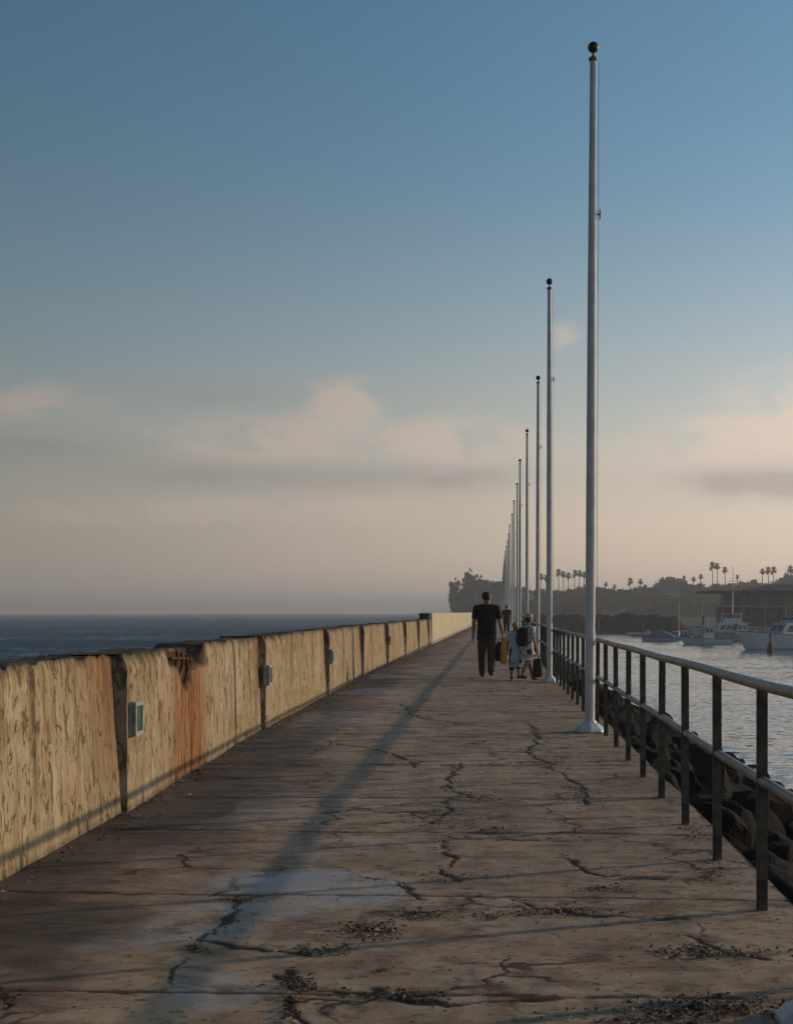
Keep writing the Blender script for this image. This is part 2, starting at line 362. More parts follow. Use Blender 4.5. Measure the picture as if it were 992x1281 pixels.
M = dict(
    wall=mat_wall(), pale=mat_pale(), deck=mat_deck(), water=mat_water(), rock=mat_rock(),
    rail=simple('galvanised_rail', (.25, .24, .225), .48, .35, .3, 9, .15),
    post=simple('painted_steel_post', (.095, .085, .070), .7, .0, .5, 12, .2, .25),
    pole=simple('white_pole_paint', (.64, .645, .65), .5, 0, .12, 5, .05),
    base=simple('white_cast_base', (.66, .67, .68), .42, 0, .14, 9, .1),
    gold=simple('dull_gilt', (.07, .052, .018), .38, .75, .3, 12),
    rope=simple('rope', (.14, .14, .13), .9), steel=simple('dull_steel', (.16, .16, .15), .5, .5),
    boxpaint=simple('grey_box_paint', (.30, .33, .29), .55, 0, .3, 14, .1), lens=simple('green_glass', (.05, .135, .105), .22, 0, .4, 18),
    rust=simple('rusty_iron', (.11, .038, .016), .85, .2, .5, 16, .4),
    skin=simple('skin', (.33, .17, .11), .55, 0, .06), hair=simple('dark_hair', (.012, .009, .007), .6), fair=simple('fair_hair', (.36, .27, .16), .6),
    shirt_black=simple('black_cloth', (.008, .008, .009), .9, 0, .3, 9, .1), olive=simple('olive_trousers', (.06, .05, .034), .9, 0, .2, 9, .1),
    shoe=simple('dark_shoe', (.010, .009, .008), .6), blue=simple('blue_cloth', (.40, .49, .64), .85, 0, .12, 7, .1),
    navy=simple('navy_cloth', (.018, .018, .022), .9), greyshirt=simple('grey_cloth', (.58, .58, .60), .85, 0, .15, 8, .1),
    cap=simple('pale_cap', (.42, .40, .36), .8), yellow=simple('yellow_bag', (.58, .34, .075), .6, 0, .15, 6, .2), sock=simple('white_cloth', (.6, .58, .55), .8),
    darkbag=simple('dark_bag', (.016, .014, .012), .7), brown=simple('brown_cloth', (.10, .06, .045), .85),
    hull=simple('white_gelcoat', (.55, .58, .62), .35, 0, .08, .7), glass=simple('dark_glass', (.02, .025, .03), .1), canvas=simple('blue_canvas', (.13, .18, .24), .8, 0, .15, 1.5),
    boot=simple('dark_antifouling', (.02, .03, .05), .6), alloy=simple('mast_alloy', (.42, .43, .43), .45, .4), tan=simple('tan_paint', (.34, .30, .23), .7),
    timber=simple('dark_timber', (.05, .042, .035), .8, 0, .3, 2), roof=simple('dark_roofing', (.045, .043, .042), .8, 0, .2, .8), stucco=simple('grey_stucco', (.20, .19, .17), .85, 0, .15, .6),
    window=simple('window_glass', (.03, .033, .036), .15), land=simple('scrub_hillside', (.022, .024, .013), .95, 0, .5, .06), sand=simple('beach_sand', (.17, .15, .12), .95, 0, .2, .05),
    bark=simple('bark', (.055, .045, .035), .9), leaf=mat_leaf('broadleaf_foliage', (.018, .026, .012), (.055, .062, .026)), frond=mat_leaf('palm_fronds', (.02, .026, .012), (.05, .055, .024)),
    palmbark=simple('palm_bark', (.075, .065, .05), .9),
)
def mat_litter():
    t = NT('dry_litter'); k = t.attr('tone')
    col = t.mix(t.rng(k, .0, .55), (.032, .021, .013), (.17, .10, .055))
    col = t.mix(t.rng(k, .66, .95), col, (.38, .29, .20))
    return t.fin(col, .85)
M['litter'] = mat_litter()

# ------------------------------------------------------------------ plan of the breakwater
_Yl = [-8, 5, 9.2, 16, 31, 57, 100, 135, 330]; _Xl = [-2.38, -2.42, -2.45, -2.56, -2.58, -2.20, -1.66, -1.2, 1.35]
_Yr = [-8, 6, 14, 26.3, 37, 48, 68, 89, 111, 166, 330]; _Xr = [1.24, 1.26, 1.33, 1.41, 1.54, 1.62, 1.78, 1.96, 2.15, 2.62, 4.6]
xL = lambda Y: np.interp(Y, _Yl, _Xl)
xR = lambda Y: np.interp(Y, _Yr, _Xr)
xE = lambda Y: xR(Y) + .165

# ------------------------------------------------------------------ water
ys = np.concatenate([[-400, -100, -30], np.arange(0, 120, 1.5), np.arange(120, 320, 10), [400, 600, 900, 1500, 3000, 6500]])
xs = np.concatenate([[-6000, -1500, -400, -100, -30], np.arange(-10, 26, .75), [30, 40, 60, 100, 160, 400, 1500, 6000]])
XX, YY = np.meshgrid(xs, ys)
shore = xE(YY) + 5.35 + .9 * (fbm(YY * .23, YY * 0 + 3, 5, 3) - .5) * 2
foam = sstep(1.6, .1, np.abs(XX - shore - .3)) * (YY > 2) * (YY < 130) * .8
water = link('water', grid_mesh('water', np.stack([XX, YY, np.full_like(XX, SEA)], -1), {'foam': foam}), M['water']); tag(water, kind='structure')

# ------------------------------------------------------------------ breakwater core and rubble slopes
Yc = np.concatenate([np.arange(-8, 60, .5), np.arange(60, 331, 4)])
rows = []
u = np.linspace(0, 1, 22)
for Y in Yc:
    e = float(xE(Y)); l = float(xL(Y)) - .52
    right = [(e - .006, -.012), (e - .006, -.5)] + [(e - .006 + .05 + 7.0 * k, -.55 - 3.4 * k) for k in u]
    left = [(l - 7.5, -4.2), (l - 3.5, -2.2), (l, -.4), (l, -.012)]
    rows.append(left + right)
P = np.array([[(x, Yc[i], z) for (x, z) in r] for i, r in enumerate(rows)])
k = np.arange(P.shape[1])[None, :] >= 6
nz = (fbm(P[..., 0] * 1.1, P[..., 1] * 1.1, 3, 4) - .5)
P[..., 2] += np.where(k, nz * .9, 0)
core = link('rubble_slope', grid_mesh('rubble_slope', P, flip=True, smooth=False), M['rock']); tag(core, kind='structure')

# ------------------------------------------------------------------ deck with joints and cracks
rowsY = [-8, -4, 0, 2.5, 3.4]
y = 3.8
while y < 331:
    rowsY.append(y); y *= 1.0038 if y < 40 else (1.012 if y < 90 else 1.05)
rowsY = np.array(rowsY); cu = np.linspace(0, 1, 330)
YY = np.repeat(rowsY[:, None], 330, 1); XX = (xL(YY) - .3) * (1 - cu) + xE(YY) * cu
crack = np.zeros_like(XX)
def add_crack(pts, w, k=1.0, jit=.03, world=False):
    global crack
    pw = [p if world else onground(*p) for p in pts]
    fine = []
    for (a, b) in zip(pw[:-1], pw[1:]):
        L = math.hypot(b[0] - a[0], b[1] - a[1]); n = max(2, int(L / .055))
        for i in range(n): fine.append((a[0] + (b[0] - a[0]) * i / n, a[1] + (b[1] - a[1]) * i / n))
    fine.append(pw[-1]); fine = np.array(fine)
    fine[1:-1] += rng.normal(0, jit, fine[1:-1].shape)
    fine[1:-1, 0] += 2.2 * jit * np.cumsum(rng.normal(0, .5, len(fine) - 2)) * np.sin(np.linspace(0, math.pi, len(fine) - 2))
    m = (XX > fine[:, 0].min() - .3) & (XX < fine[:, 0].max() + .3) & (YY > fine[:, 1].min() - .3) & (YY < fine[:, 1].max() + .3)
    if not m.any(): return
    px, py = XX[m], YY[m]; d = np.full(px.shape, 9.); 
    for (a, b) in zip(fine[:-1], fine[1:]):
        ab = b - a; L2 = max((ab ** 2).sum(), 1e-9)
        tt = np.clip(((px - a[0]) * ab[0] + (py - a[1]) * ab[1]) / L2, 0, 1)
        d = np.minimum(d, np.hypot(px - a[0] - tt * ab[0], py - a[1] - tt * ab[1]))
    ww = w * np.maximum(.12, 2.6 * (fbm(px * 6 + 9, py * 6, 21, 3) - .14))
    crack[m] = np.maximum(crack[m], k * (1 - sstep(ww * .45, ww, d)))
JOINTS = [4.78, 6.45, 8.35, 9.9, 12.0, 15.1, 18.6, 22.0, 26.0, 30.0, 34.0, 38.5, 44, 50, 57]
for j, Yj in enumerate(JOINTS):
    a = rng.normal(0, .05)
    add_crack([(float(xL(Yj)), Yj + .12 + a), (-1.2, Yj + .05), (0, Yj), (float(xE(Yj)), Yj - .06 - a)],   .024 if Yj < 8 else (.034 if Yj < 20 else .065), .85, .008, True)
CR = [[(575, 955), (574, 968), (575, 989), (598, 999), (625, 1000)], [(560, 1000), (552, 1010), (540, 1030)], [(540, 1047), (552, 1049), (557, 1065), (565, 1080), (552, 1088), (573, 1104)],
      [(450, 1098), (495, 1102), (512, 1117), (528, 1127)], [(433, 1181), (387, 1195), (350, 1189)], [(345, 1220), (350, 1226), (383, 1239), (412, 1239), (490, 1245), (573, 1258), (700, 1250)],
      [(296, 1125), (300, 1157), (282, 1174), (322, 1184), (399, 1194)], [(363, 1214), (379, 1234)], [(383, 1239), (355, 1248), (359, 1281), (350, 1320)], [(640, 1125), (680, 1138), (760, 1147), (860, 1150)],
      [(656, 941), (680, 955), (709, 978), (734, 1007)], [(540, 1047), (640, 1050), (760, 1053)], [(470, 1237), (490, 1252), (540, 1258)], [(420, 930), (470, 938), (520, 960)], [(660, 905), (690, 930), (656, 941)],
      [(700, 1070), (760, 1095), (830, 1100)], [(860, 1170), (905, 1190), (960, 1200)], [(500, 880), (540, 900), (575, 905)], [(0, 1240), (14, 1250), (6, 1262)]]
for c in CR: add_crack(c, .024, 1.0, .014)
patch = np.zeros_like(XX)
def add_patch(cx, cy, rx, ry, k):
    X0, Y0 = onground(cx, cy); X1 = abs(onground(cx + rx, cy)[0] - X0); Y1 = abs(onground(cx, cy - ry)[1] - onground(cx, cy + ry)[1]) / 2
    e = np.hypot((XX - X0) / X1, (YY - Y0) / Y1) + (fbm(XX * 2.2, YY * 1.3, 31, 6) - .5) * 2.0
    np.maximum(patch, k * (1 - sstep(.66, 1.0, e)), out=patch)
add_patch(385, 1108, 110, 22, 1.0); add_patch(250, 1150, 110, 35, .75); add_patch(270, 1240, 110, 40, .65); add_patch(430, 1055, 60, 18, .3); add_patch(420, 900, 60, 14, .4)
add_patch(480, 868, 50, 9, .4); add_patch(330, 1010, 60, 30, .3)
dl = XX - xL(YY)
grime_shade = (1 - sstep(.15, 1.35, dl + (fbm(XX * 1.6, YY * .7, 41, 4) - .5) * 1.5)) + .18 * sstep(.5, .8, fbm(XX * .9, YY * .5, 44, 3)) + .5 * (1 - sstep(.02, .3, dl))  # on the deck this mask is dirt alone, thickest by the wall
Z = -.004 * crack + .016 * (fbm(XX * 1.3, YY * 1.1, 51, 4) - .5) + .005 * (fbm(XX * 9, YY * 9, 55, 3) - .5)
Z = np.where(YY > 3.6, Z, 0)
P = np.stack([XX, YY, Z], -1)
deck = link('deck', grid_mesh('deck', P, {'crack': crack, 'patch': patch, 'grime_shade': np.clip(grime_shade, 0, 1)}, flip=True), M['deck']); tag(deck, kind='structure')
es = MB()
pts = [(float(xE(Y)), Y) for Y in np.concatenate([np.arange(-8, 60, 1.0), np.arange(60, 331, 6)])]
for (a, b) in zip(pts[:-1], pts[1:]):
    es.add([(a[0], a[1], .002), (b[0], b[1], .002), (b[0], b[1], -.75), (a[0], a[1], -.75)], [(0, 1, 2, 3)])
de = es.build('deck_edge', M['deck']); tag(de, kind='structure')

# ------------------------------------------------------------------ litter on the deck (uncountable)
def deck_z(X, Y): return .016 * (fbm(X * 1.3, Y * 1.1, 51, 4) - .5)
lv, lf, lt = [], [], []
def flake(X, Y, s, t):
    a = random.uniform(0, 6.28); L = s * random.uniform(.8, 2.2); w = s * random.uniform(.25, .6); z0 = float(deck_z(X, Y)) + random.uniform(.001, .006)
    ca, sa = math.cos(a), math.sin(a); k = len(lv); lift = s * random.uniform(.1, .6)
    for (p, q, zz) in ((-L / 2, 0, 0), (-L * .1, -w / 2, lift * .4), (L * .1, w / 2, lift), (L / 2, random.uniform(-w, w) * .4, lift * .2)):
        lv.append((X + p * ca - q * sa, Y + p * sa + q * ca, z0 + zz)); lt.append(t)
    lf.append((k, k + 1, k + 2)); lf.append((k + 1, k + 3, k + 2))
def drift(x, y, rx, ry, n, s=.019):
    for i in range(int(n * 1.25)):
        X, Y = onground(x + random.gauss(0, rx), y + random.gauss(0, ry))
        if X < xE(Y) - .02 and X > xL(Y) + .04: flake(X, Y, s * random.uniform(.5, 1.5), random.random() ** 1.5)
for d in [(470, 1168, 26, 5, 130), (455, 1160, 14, 4, 70), (525, 1147, 22, 4, 90), (610, 1147, 18, 2.5, 50), (560, 1030, 20, 5, 90), (620, 1040, 16, 3, 60), (680, 955, 26, 8, 130), (245, 1187, 9, 3, 40),
          (700, 1142, 32, 4, 130), (860, 1190, 30, 3, 100), (900, 1195, 40, 4, 90), (750, 1113, 20, 2.5, 60), (880, 1262, 50, 8, 330), (830, 1275, 60, 7, 200), (400, 1190, 24, 4, 80), (370, 1232, 16, 5, 90),
          (362, 1262, 6, 10, 60), (500, 1248, 40, 3, 90), (870, 1040, 12, 10, 70), (900, 1085, 14, 10, 70), (880, 990, 10, 10, 40), (480, 1215, 6, 1.5, 14), (300, 1127, 12, 2, 30), (730, 1000, 20, 7, 70),
          (650, 925, 50, 8, 70), (600, 1000, 30, 4, 60), (560, 1100, 24, 3, 40), (10, 1250, 8, 6, 25), (820, 930, 8, 10, 40)]:
    drift(*d)
for c in CR:                                       # crumbs lying along the cracks
    cw = [onground(*p) for p in c]
    for (a_, b_) in zip(cw[:-1], cw[1:]):
        for i in range(int(math.hypot(b_[0] - a_[0], b_[1] - a_[1]) * 42)):
            k_ = random.random(); X = a_[0] + (b_[0] - a_[0]) * k_ + random.gauss(0, .035); Y = a_[1] + (b_[1] - a_[1]) * k_ + random.gauss(0, .05)
            if float(xL(Y)) + .05 < X < float(xE(Y)) - .02: flake(X, Y, .016 * random.uniform(.3, 1.6), random.random() ** 1.3)
for i in range(2600):
    Y = 4 + 14 * random.random() ** 1.6; X = random.uniform(float(xL(Y)) + .05, float(xE(Y)) - .03)
    if X < -.9 and random.random() < .6: continue
    flake(X, Y, .011 * random.uniform(.4, 1.6), random.random())
for i in range(1300):                              # dirt gathered along the foot of the wall
    Y = random.uniform(4.2, 40); X = float(xL(Y)) + .03 + abs(random.gauss(0, .12))
    flake(X, Y, .022 * random.uniform(.5, 1.8), random.random() ** 1.3)
me = bpy.data.meshes.new('litter'); me.from_pydata(lv, [], lf); a = me.attributes.new('tone', 'FLOAT', 'POINT'); a.data.foreach_set('value', lt)
tag(link('leaf_litter', me, M['litter']), 'dry kelp scraps and leaf litter caught in the deck cracks', 'litter', None, 'stuff')

# ------------------------------------------------------------------ sea wall
PANEL = 6.55; J0 = 9.2; WALL_H = 1.08
wall = empty('sea_wall', (float(xL(9)), 9, 0), 'weathered tan concrete sea wall with rust streaks along the left of the walkway', 'wall')
def panel(y0, y1, seed, dy, dz, prev_step=True):
    nY = max(6, int((y1 - y0) / dy)); nz_ = max(8, int(WALL_H / dz)); nt = 14 if dy < .1 else 5
    ya = np.linspace(y0, y1, nY); ya = np.concatenate([[y0], ya, [y1]])
    sY = (ya - y0) / (y1 - y0)
    prof_n = nz_ + nt + 2
    P = np.zeros((len(ya), prof_n, 3)); rust = np.zeros(P.shape[:2]); grime_shade = np.zeros(P.shape[:2])
    zz = np.linspace(-.04, 1, nz_)
    Yg = ya[:, None]; s = sY[:, None]
    top = WALL_H * np.ones_like(Yg) - .015 * fbm(Yg * .8, Yg * 0 + seed, 60 + seed, 3) - .022 * np.maximum(0, fbm(Yg * 6.1, Yg * 0 + 1.3, 63 + seed, 4) - .5) * 4
    if y1 < -10: top = top - .025 * sstep(.45, .6, fbm(Yg * 3.2, Yg * 0 + 7, 91, 4))
    # broken corner where the reinforcement shows
    zlow = np.interp(Yg, [10.4, 10.62, 10.9, 11.15, 11.32, 11.42, 11.6, 12.3, 12.5], [1.02, .97, .91, .80, .70, .72, .90, .93, 1.0])
    zlow = zlow + (fbm(Yg * 6, Yg * 0 + 2, 71, 3) - .5) * .10 - .07
    inside = sstep(10.45, 10.75, Yg) * (1 - sstep(12.25, 12.42, Yg))
    top = top - inside * (.015 * sstep(10.7, 11.2, Yg) + .10 * sstep(11.62, 11.75, Yg))
    Zf = zz[None, :] * top
    zn = np.clip(zz[None, :], 0, 1)
    prot = (.035 - .03 * zn * 0) * (1 - s) * (1 - .95 * sstep(.90, 1.0, zn)) - .055 * zn * s - .004 * s
    Xf = xL(Yg) + prot
    Xf = Xf + .007 * (fbm(Yg * 7 + Zf * 0, Zf * 7, 80 + seed, 4) - .5) + .006 * (fbm(Yg * 22, Zf * 22, 81 + seed, 3) - .5) + .03 * (fbm(Yg * .9, Zf * 1.2, 83 + seed, 3) - .5)
    edge = sstep(.97, 1.0, zn); Xf = Xf - edge * (.005 + .035 * np.maximum(0, fbm(Yg * 15, Zf * 8, 85 + seed, 4) - .42))
    cav = sstep(0, .07, Zf - zlow) * inside
    Xf = Xf - cav * (.012 + .06 * fbm(Yg * 9, Zf * 9, 88, 3) + .05 * sstep(11.6, 11.8, Yg))
    P[:, :nz_, 0] = Xf; P[:, :nz_, 1] = Yg; P[:, :nz_, 2] = Zf
    tt = np.linspace(0, 1, nt + 1)[1:]
    Xt = Xf[:, -1:] * (1 - tt) + (xL(Yg) - .50) * tt
    Zt = top + .022 * (fbm(Yg * 5, Xt * 5, 95 + seed, 4) - .5) - .02 * tt * 0 - .012
    Zt[:, -1] -= .02
    P[:, nz_:nz_ + nt, 0] = Xt; P[:, nz_:nz_ + nt, 1] = Yg; P[:, nz_:nz_ + nt, 2] = Zt
    P[:, -2, 0] = (xL(ya) - .505); P[:, -2, 1] = ya; P[:, -2, 2] = .5
    P[:, -1, 0] = (xL(ya) - .51); P[:, -1, 1] = ya; P[:, -1, 2] = -.6
    # end faces: pull the doubled first and last rows to the back of the wall
    for r in (0, -1): P[r, :nz_ + nt, 0] = xL(ya[r]) - .50
    below = (1 - sstep(-.02, .05, Zf - zlow)); 
    st = sstep(10.5, 11.05, Yg + (fbm(Yg * 0, Zf * 4, 99, 2) - .5) * .12) * (1 - sstep(11.85, 12.5, Yg))
    rust[:, :nz_] = np.maximum(st * (.7 + .35 * below), cav * .9)
    ends = 1.1 * sstep(.86, .985, s) * sstep(.1, .8, zn)
    rust[:, :nz_] = np.maximum(rust[:, :nz_], ends * .7)
    grime_shade[:, :nz_] = .9 * sstep(.93, 1.02, zn + .09 * (fbm(Yg * 2.5, Zf * 2, 101 + seed, 3) - .5)) + .55 * sstep(.06, .0, Zf) + cav * (.9 + .3 * sstep(11.5, 11.62, Yg))  # cavity term paints the shade of the broken hole; the other terms are dirt
    jn = (sstep(.93, 1.0, s) + 1 - sstep(.0, .035, s)) * sstep(.15, .9, zn)
    grime_shade[:, :nz_] = np.maximum(grime_shade[:, :nz_], (.75 if y0 > 20 else .4) * jn)
    for (y_, w_, a_, z_) in ((7.42, .05, .75, .25), (7.62, .025, .5, .5), (8.25, .03, .5, .55), (6.9, .03, .4, .45), (10.05, .03, .4, .4), (13.3, .04, .45, .3), (14.55, .03, .5, .2), (14.95, .05, .6, .35), (18.2, .12, .6, .5), (20.6, .09, .5, .3), (25.0, .15, .6, .3), (27.3, .1, .6, .2), (31.2, .2, .5, .3), (33.6, .15, .5, .2), (40, .3, .5, .2)):
        wob = .03 * (fbm(Zf * 5, Yg * 0, int(y_ * 10), 2) - .5)
        grime_shade[:, :nz_] = np.maximum(grime_shade[:, :nz_], a_ * np.exp(-((Yg - y_ - wob) / w_) ** 2) * sstep(z_ - .15, z_ + .35, zn))
    grime_shade[:, nz_:] = .78
    return grid_mesh('wall_panel', P, {'rust': rust, 'grime_shade': np.clip(grime_shade, 0, 1)}, smooth=True)
edges = [-10.45, -3.9, 2.65] + [J0 + PANEL * i for i in range(8)] + [57.4]
edges = [e for e in edges if e <= 57.4]
panels = []
for i, (a, b) in enumerate(zip(edges[:-1], edges[1:])):
    near = 2 < a < 16
    me = panel(a, b, i, .018 if near else (.05 if a < 30 else .12), .02 if near else (.04 if a < 30 else .07))
    o = link('wall_panel', me, M['wall'], wall); o.matrix_parent_inverse = Matrix.Translation(-wall.location)
    panels.append(o)
    if abs(a - J0) < .01: tag(o, 'wall panel with a broken rusty top corner')
rb = MB()
for (yy, z0, z1, dx) in ((10.95, .92, 1.03, -.07), (11.15, .84, 1.02, -.09), (11.32, .76, 1.0, -.06), (11.48, .86, 1.0, -.10)):
    x0 = float(xL(yy)) + dx * .3 + .012
    rb.path([(x0, yy, z0), (x0 + .02, yy + .05, (z0 + z1) / 2), (x0 + .012, yy + .02, z1)], .014, 6)
rb.path([(float(xL(10.7)) + .0, 10.75, .985), (float(xL(11)) + .0, 11.1, .975), (float(xL(11.5)) - .01, 11.55, .955)], .013, 6)
o = rb.build('rebar', M['rust'], wall); o.matrix_parent_inverse = Matrix.Translation(-wall.location)

# pale, taller and smooth wall further out
far = empty('concrete_wall', (float(xL(58)), 57.43, 0), 'pale yellowish smooth concrete wall beyond the weathered one', 'wall')
def pale_panel(y0, y1, H):
    ya = np.linspace(y0, y1, max(4, int((y1 - y0) / 1.5))); ya = np.concatenate([[y0], ya, [y1]])
    pr = [(.02, -.05), (.02, .2), (.015, H * .5), (.01, H - .02), (-.01, H), (-.47, H), (-.5, H - .02), (-.5, -.6)]
    P = np.array([[(float(xL(Y)) + dx, Y, z) for (dx, z) in pr] for Y in ya])
    P[0, :, 0] = float(xL(y0)) - .25; P[-1, :, 0] = float(xL(y1)) - .25
    return grid_mesh('wall_panel', P, smooth=False)
yy = 57.43
while yy < 325:
    o = link('wall_panel', pale_panel(yy, yy + 9.94, 1.325), M['pale'], far); o.matrix_parent_inverse = Matrix.Translation(-far.location); yy += 9.97

bx = empty('wall_end_shade', (float(xL(56.6)) - .27, 56.6, 1.03), 'black box added on top of the weathered wall for the shaded end of the pale wall', 'box')  # added dark box, stands for the shaded end face of the pale wall
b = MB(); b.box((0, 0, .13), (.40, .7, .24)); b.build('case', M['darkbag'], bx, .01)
b = MB(); b.box((0, 0, .262), (.44, .74, .03)); b.build('shade_block_top', M['darkbag'], bx, .005)
# low-level lamp boxes just past each panel joint
def lamp_box(Y, label):
    X = float(xL(Y)) + .025
    t = empty('wall_lamp', (X - .012, Y, .50), label, 'wall lamp', 'lamp boxes fixed along the sea wall')
    b = MB(); b.box((.03, 0, .12), (.06, .20, .235)); b.build('housing', M['boxpaint'], t, .006)
    f = MB()
    for (dy, dz, sy, sz) in ((0, .222, .214, .03), (0, .018, .214, .03), (-.092, .12, .03, .176), (.092, .12, .03, .176)): f.box((.067, dy, dz), (.016, sy, sz))
    f.build('frame', M['boxpaint'], t, .003)
    l = MB(); l.box((.064, 0, .12), (.006, .15, .17)); l.build('lens', M['lens'], t)
    return t
lamp_box(9.36, 'green lensed lamp box beside the nearest wall joint')
lamp_box(15.78, 'green lamp box just past the rust stained wall panel')
lamp_box(22.45, 'lamp box on the third wall joint, seen nearly edge on')
lamp_box(35.5, 'far lamp box on the sea wall, beyond the other three')

# ------------------------------------------------------------------ boulders beside the deck
from mathutils import noise as mnoise
def vn3(p, k): return .5 + .5 * mnoise.noise(p + Vector((k * 3.7, 0, 0)))
def boulder_mesh(seed):
    bm = bmesh.new(); bmesh.ops.create_icosphere(bm, subdivisions=4, radius=.5)
    rr = random.Random(seed); pl = []
    for i in range(13):
        n = Vector((rr.gauss(0, 1), rr.gauss(0, 1), rr.gauss(0, 1))).normalized(); pl.append((n, rr.uniform(.30, .44)))
    for v in bm.verts:
        for (n, d) in pl:
            q = v.co.dot(n)
            if q > d: v.co -= n * (q - d)
        v.co *= 1 + .10 * (vn3(v.co * 3.1, seed) - .5) + .05 * (vn3(v.co * 8, seed) - .5)
    me = bpy.data.meshes.new('boulder'); bm.to_mesh(me); bm.free(); me.materials.append(M['rock']); return me
BM = [boulder_mesh(i) for i in range(7)]
nb = 0
Y = 4.6
while Y < 75 and nb < 290:
    stepY = .52 + Y * .022
    d = .0
    while d < 6.4:
        sz = random.uniform(.36, .85) * (1 + Y * .006)
        X = float(xE(Y)) + .45 + d + random.uniform(-.15, .15); yy = Y + random.uniform(-.3, .3)
        if X < .235 * yy + 1.2 and nb < 290:
            z = -.62 - 3.4 * (X - float(xE(Y)) - .05) / 7.0 + random.uniform(-.12, .16)
            o = bpy.data.objects.new('boulder', random.choice(BM)); C.objects.link(o)
            o.location = (X, yy, z); o.rotation_euler = (random.uniform(0, 6), random.uniform(0, 6), random.uniform(0, 6)); o.scale = (sz * 1.25, sz, sz * .85)
            tag(o, 'dark angular boulder in the rubble bank beside the railing', 'boulder', 'boulders in the rubble bank below the railing'); nb += 1
        d += sz * .85
    Y += stepY

# ------------------------------------------------------------------ railing
rail = empty('railing', (1.26, 6.17, 0), 'long steel pipe railing along the right edge of the deck', 'railing')
RT, RM = 1.022, .585
Ys = np.concatenate([np.arange(-6, 60, 1.0), np.arange(60, 320, 4)])
def inv(o): o.matrix_parent_inverse = Matrix.Translation(-rail.location); return o
inv(MB().path([(float(xR(Y)), Y, RT + .004 * math.sin(Y * 1.7)) for Y in Ys], .026, 14).build('top_rail', M['rail'], rail))
inv(MB().path([(float(xR(Y)), Y, RM + .004 * math.sin(Y * 1.3 + 1)) for Y in Ys], .023, 12).build('middle_rail', M['rail'], rail))
pm = MB(); pm.box((0, 0, (RT - .015) / 2 - .01), (.045, .045, RT + .005))
p0 = inv(pm.build('post', M['post'], rail, .004)); pmesh = p0.data
SP = 1.245; n = 0; restm = MB()
Y = 6.17 - 4 * SP
while Y < 318:
    if n < 99:
        o = p0 if n == 0 else p0.copy()
        if n: C.objects.link(o); o.parent = rail; inv(o)
        o.location = (float(xR(Y)), Y, 0); o.rotation_euler = (random.gauss(0, .004), random.gauss(0, .004), 0)
    else: restm.box((float(xR(Y)), Y, RT / 2 - .01), (.05, .05, RT - .02))
    n += 1; Y += SP
tag(inv(restm.build('far_posts', M['post'], rail)), kind='stuff')

# ------------------------------------------------------------------ flagpoles
POLE_H = 7.8
def make_pole():
    t = empty('flagpole', (0, 0, 0), '', 'flagpole', 'white flagpoles in a row along the deck')
    MB().lathe([(.055, .08), (.057, .6), (.056, 2.5), (.050, 5.0), (.040, 7.0), (.037, 7.60)], 20).build('shaft', M['pole'], t)
    b = MB().lathe([(.198, .0), (.202, .010), (.198, .024), (.172, .045), (.135, .070), (.100, .092), (.080, .104), (.076, .122), (.058, .125)], 10, smooth=False); b.build('base', M['base'], t)
    MB().lathe([(.037, 7.59), (.052, 7.605), (.052, 7.63), (.03, 7.645), (.012, 7.66), (.012, 7.72)], 16).build('truck', M['steel'], t)
    MB().lathe([(.001, 7.69)] + [(.063 * math.sin(math.pi * k / 12), 7.752 - .063 * math.cos(math.pi * k / 12)) for k in range(1, 12)] + [(.001, 7.815)], 18).build('finial', M['gold'], t)
    MB().path([(.062, -.012, 7.58), (.066, -.012, 5.0), (.074, -.012, 1.25)], .003, 5).build('halyard', M['rope'], t)
    for z in (1.2, 5.86):
        c = MB(); c.path([(.05, 0, z), (.085, 0, z)], .011, 6); c.path([(.085, 0, z - .055), (.088, 0, z), (.085, 0, z + .055)], .010, 6); c.build('cleat', M['steel'], t)
    return t
PY = [4.46, 15.4, 26.3, 37.1, 47.9, 57.3, 67.9, 78.3, 88.9, 100] + [111 + 10.7 * i for i in range(18)]
PXY = [(4.46, 1.155), (15.4, 1.20), (26.3, 1.27), (37.1, 1.47), (47.9, 1.52), (57.3, 1.52), (67.9, 1.67), (78.3, 1.74), (88.9, 1.83), (111, 2.02), (166, 2.46), (300, 4.05)]
LAB = ['white flagpole base cut off by the bottom right corner', 'tallest looking white flagpole with ball finial, nearest whole pole', 'second whole flagpole from the camera, beside the walking children',
       'third whole flagpole, rising just right of the child in the cap', 'fourth whole flagpole from the camera, thin and pale', 'fifth whole flagpole from the camera in the receding row',
       'sixth whole flagpole from the camera in the receding row', 'seventh whole flagpole from the camera in the receding row']
pole0 = make_pole()
TILT = [0, .0052, 0, .002, .001, .001, 0, 0]
for i, Y in enumerate(PY):
    o = pole0 if i == 0 else copy_tree(pole0)
    o.location = (float(np.interp(Y, [a for a, b in PXY], [b for a, b in PXY])), Y, 0)
    o.rotation_euler = (0, TILT[i] if i < 8 else random.gauss(0, .003), random.uniform(-.3, .3) if i > 1 else 0)
    o['label'] = LAB[i] if i < 8 else 'distant thin flagpole in the cluster where the row merges'

